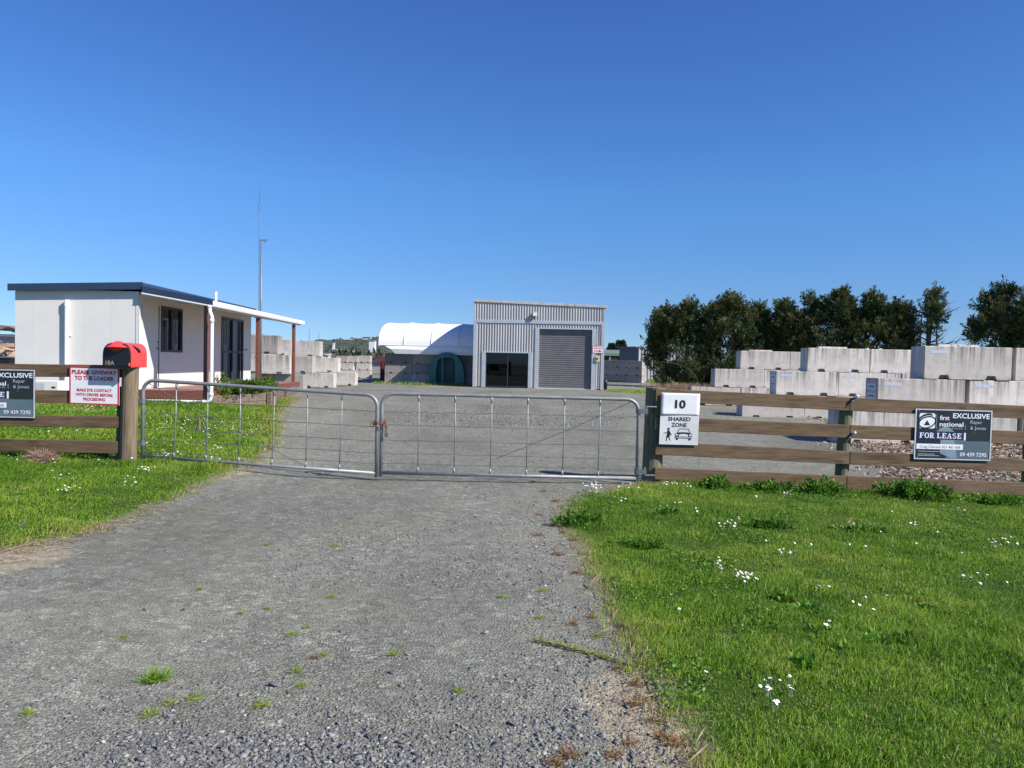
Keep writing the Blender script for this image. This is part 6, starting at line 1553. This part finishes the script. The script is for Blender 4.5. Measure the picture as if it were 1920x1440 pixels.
# grass tufts pushing through the gravel
def tuft(px, py, r, n, seed, mk, label, group, tl):
    x, y = xy(px, py); z = float(gzz(x, y)); rg = np.random.default_rng(seed)
    d = np.stack([rg.normal(0, 1, n), rg.normal(0, 1, n), np.abs(rg.normal(.55, .35, n))], 1)
    pos = np.stack([x + rg.normal(0, r * .25, n), y + rg.normal(0, r * .2, n), np.full(n, z + .002)], 1)
    v, f = leaf_quads(pos, d, r * rg.uniform(.5, 1.15, n), np.full(n, max(.003, r * .06)), rg)
    return tag(np_obj('grass_tuft', v, f, M[mk], dict(tint=np.repeat(rg.uniform(*tl, n), 4)), origin=(x, y, z)), label, 'grass tuft', group)
tuft(293, 1278, .085, 150, 1, 'grass', 'biggest bright green grass tuft in the gravel at lower left', 'grass tufts in the gravel', (.2, .5))
for i, (px, py, r) in enumerate([(281, 1343, .055), (366, 1312, .055), (490, 1325, .060), (548, 1189, .045), (555, 1259, .045), (565, 1287, .042), (625, 1025, .055), (620, 1118, .050), (737, 1225, .045), (860, 1297, .045), (50, 1342, .045), (317, 1322, .045), (450, 1152, .035), (500, 1142, .030), (375, 1107, .035), (232, 1200, .035), (610, 1228, .045), (500, 1023, .04), (370, 925, .05), (1020, 1110, .05), (1120, 1195, .06), (1135, 1235, .05), (1180, 1262, .06), (940, 1120, .04), (1010, 1160, .04), (1000, 905, .06), (575, 1175, .03), (645, 990, .03), (380, 955, .04)]):
    tuft(px, py, r, 60, 100 + i, 'grass', 'small yellowish green grass tuft growing through the grey gravel', 'grass tufts in the gravel', (.4, .9))
for i, (px, py, r) in enumerate([(590, 1233, .04), (1195, 1322, .075), (1190, 1285, .06), (1070, 1422, .06), (1040, 1438, .06), (1225, 1355, .06), (1180, 1398, .05), (1110, 1160, .05), (1042, 940, .07), (1010, 965, .06), (1040, 985, .06), (1075, 1015, .06), (1045, 1043, .07), (1010, 1005, .06), (1080, 1078, .06), (1075, 1172, .05), (1240, 1385, .06), (1160, 1255, .05), (1150, 1420, .05), (1020, 922, .06), (1055, 1000, .05), (1265, 1400, .07)]):
    tuft(px, py, r, 60, 200 + i, 'red_weed', 'small reddish weed tuft in the stony edge beside the right lawn', 'red weed tufts along the lawn edge', (0, 1))
# trailing runner of grass across the gravel
rp_ = [xy(*p) for p in [(1002, 1203), (1040, 1212), (1080, 1222), (1130, 1236), (1180, 1250), (1225, 1262)]]
m = MB(); m.tube([(x, y, float(gzz(x, y)) + .012) for x, y in rp_], .006, 5)
rn = thing('grass_runner', 'long grass runner trailing across the gravel from the right lawn', 'grass runner', (rp_[2][0], rp_[2][1], float(gzz(*rp_[2])))); m.build('stem', M['straw'], rn)
rg = np.random.default_rng(5); n = 260; k = rg.uniform(0, len(rp_) - 1.001, n); i0 = k.astype(int); fr = (k - i0)[:, None]; R_ = np.array(rp_); e_ = R_[i0] * (1 - fr) + R_[i0 + 1] * fr + rg.normal(0, .012, (n, 2))
pos = np.column_stack([e_, gzz(e_[:, 0], e_[:, 1]) + .012]); v, f = leaf_quads(pos, np.stack([rg.normal(0, 1, n), rg.normal(0, 1, n), np.abs(rg.normal(.5, .3, n))], 1), rg.uniform(.02, .06, n), np.full(n, .005), rg)
np_obj('blades', v, f, M['grass'], dict(tint=np.repeat(rg.uniform(.3, .95, n), 4)), parent=rn)

# loose stones on the drive
def stones(name, x, y, s, seed, mk, flat=.55):
    rg = np.random.default_rng(seed); n = len(x)
    bv = np.array([[-1, -1, -.8], [1, -1, -.8], [1, 1, -.8], [-1, 1, -.8], [-.7, -.8, .8], [.8, -.6, .9], [.6, .8, .7], [-.8, .6, .9]], float) * .72
    bf = np.array([[0, 2, 1], [0, 3, 2], [4, 5, 6], [4, 6, 7], [0, 1, 5], [0, 5, 4], [1, 2, 6], [1, 6, 5], [2, 3, 7], [2, 7, 6], [3, 0, 4], [3, 4, 7]])
    nv = len(bv); V = bv[None] * (1 + rg.uniform(-.55, .25, (n, nv, 1))) + rg.normal(0, .14, (n, nv, 3))
    sc = np.stack([rg.uniform(.7, 1.3, n), rg.uniform(.55, 1.1, n), rg.uniform(.6, 1.1, n) * flat], 1) * s[:, None]
    V = V * sc[:, None, :]; a = rg.uniform(0, 6.283, n); ca, sa = np.cos(a)[:, None], np.sin(a)[:, None]
    X = V[:, :, 0] * ca - V[:, :, 1] * sa; Y = V[:, :, 0] * sa + V[:, :, 1] * ca
    tl = rg.normal(0, .25, n)[:, None]; Z = V[:, :, 2] + X * tl
    z0 = gzz(x, y) + s * flat * .35
    V = np.stack([X + x[:, None], Y + y[:, None], Z + z0[:, None]], 2).reshape(-1, 3)
    F = (bf[None] + (np.arange(n) * nv)[:, None, None]).reshape(-1, 3)
    return tag(np_obj(name, V, F, mk, dict(tint=np.repeat(rg.uniform(0, 1, n), nv))), kind='stuff')
def stone_mat():
    t = NT('drive_stones'); at = t.n('Attribute', _attribute_name='tint'); c = t.ramp(at.outputs['Fac'], [(0, (.095, .102, .112)), (.4, (.175, .180, .184)), (.7, (.24, .238, .226)), (.90, (.31, .30, .28)), (.975, (.36, .35, .33)), (1, (.60, .60, .59))])
    v = t.co(); c = t.mix(t.ramp(t.noise(v, 60, 4, .7), [(.4, .35), (.65, 0)]), c, (.09, .09, .088)); t.col(c); t.b.inputs['Roughness'].default_value = .85; t.bump(t.noise(v, 160, 4), .5, .004); return t.m
M['stones'] = stone_mat()
rg = np.random.default_rng(31)
def onpix(n, x0, x1, y0, y1, pw=1.0):
    P_ = [G(rg.uniform(x0, x1), y0 + (y1 - y0) * rg.uniform(0, 1) ** pw) for _ in range(n)]; return np.array([p.x for p in P_]), np.array([p.y for p in P_])
def offlawn(x, y): return ~(pip(x, y, LAWN_R) | pip(x, y, LAWN_L))
X1, Y1 = onpix(9000, -60, 1330, 1000, 1470, .62); s1 = np.abs(rg.normal(.0030, .0026, len(X1))) + .0022
X2, Y2 = onpix(3600, 60, 1080, 1270, 1470, .7); s2 = np.abs(rg.normal(.005, .004, len(X2))) + .003
X3, Y3 = onpix(1500, 200, 800, 1370, 1470, .8); s3 = np.abs(rg.normal(.008, .005, len(X3))) + .004
X4, Y4 = onpix(1500, 985, 1300, 900, 1450, .8); s4 = np.abs(rg.normal(.006, .005, len(X4))) + .003
X5, Y5 = onpix(3000, 500, 1060, 905, 1100, 1.0); s5 = np.abs(rg.normal(.006, .004, len(X5))) + .004
X6, Y6 = onpix(3800, 740, 1170, 738, 800, .8); s6 = np.abs(rg.normal(.016, .012, len(X6))) + .008
X7, Y7 = onpix(2500, 560, 1180, 770, 890, 1.0); s7 = np.abs(rg.normal(.007, .006, len(X7))) + .005
X = np.concatenate([X1, X2, X3, X4, X5, X6, X7]); Y = np.concatenate([Y1, Y2, Y3, Y4, Y5, Y6, Y7]); s = np.concatenate([s1, s2, s3, s4, s5, s6, s7]); ok = offlawn(X, Y)
stones('gravel', X[ok], Y[ok], s[ok], 2, M['stones'])
FX = [(955, 1332), (985, 1345), (965, 1360), (945, 1385), (1005, 1352), (925, 1400), (980, 1400), (880, 1330), (850, 1375), (905, 1425), (780, 1405), (700, 1420), (330, 1318), (215, 1283), (260, 1300), (835, 1170), (660, 1180), (640, 1182), (690, 1180), (755, 1183), (1055, 1385), (1085, 1388), (1040, 1405), (1140, 1415), (605, 1425), (340, 1430), (150, 1420), (420, 1290), (480, 1290), (520, 1285)] + [(float(a), float(b)) for a, b in zip(rg.uniform(100, 1100, 60), rg.uniform(1110, 1430, 60))]
fx_ = np.array([G(*p).x for p in FX]); fy_ = np.array([G(*p).y for p in FX])
stones('flat_stones', fx_, fy_, np.abs(rg.normal(.014, .007, len(FX))) + .007, 3, M['stones'], flat=.24)
# wood chips spread below the right stacks
chip_poly = [xy(*p) for p in [(1395, 770), (1470, 776), (1553, 792), (1572, 828), (1620, 846), (1600, 868), (1660, 884), (1640, 900), (1720, 908), (1830, 916), (2100, 932), (2200, 905), (2050, 824), (1572, 822), (1560, 790), (1500, 780)]]
cpx = [p[0] for p in chip_poly]; cpy = [p[1] for p in chip_poly]
n = 42000; X = rg.uniform(min(cpx), max(cpx), n); Y = rg.uniform(min(cpy), max(cpy), n); ok = (pip(X, Y, chip_poly) | (pip(X + rg.normal(0, .5, n), Y + rg.normal(0, .5, n), chip_poly) & (rg.uniform(0, 1, n) < .3))) & (Y > 10.6); X, Y = X[ok], Y[ok]; n = len(X)
v, f = leaf_quads(np.stack([X, Y, gzz(X, Y) + rg.uniform(.005, .05, n)], 1), np.stack([rg.normal(0, 1, n), rg.normal(0, 1, n), rg.normal(0, .28, n)], 1), rg.uniform(.04, .15, n), rg.uniform(.018, .045, n), rg)
tag(np_obj('wood_chips', v, f, M['chips'], dict(tint=np.repeat(np.clip(rg.normal(.6, .25, n), 0, 1), 4))), kind='stuff')
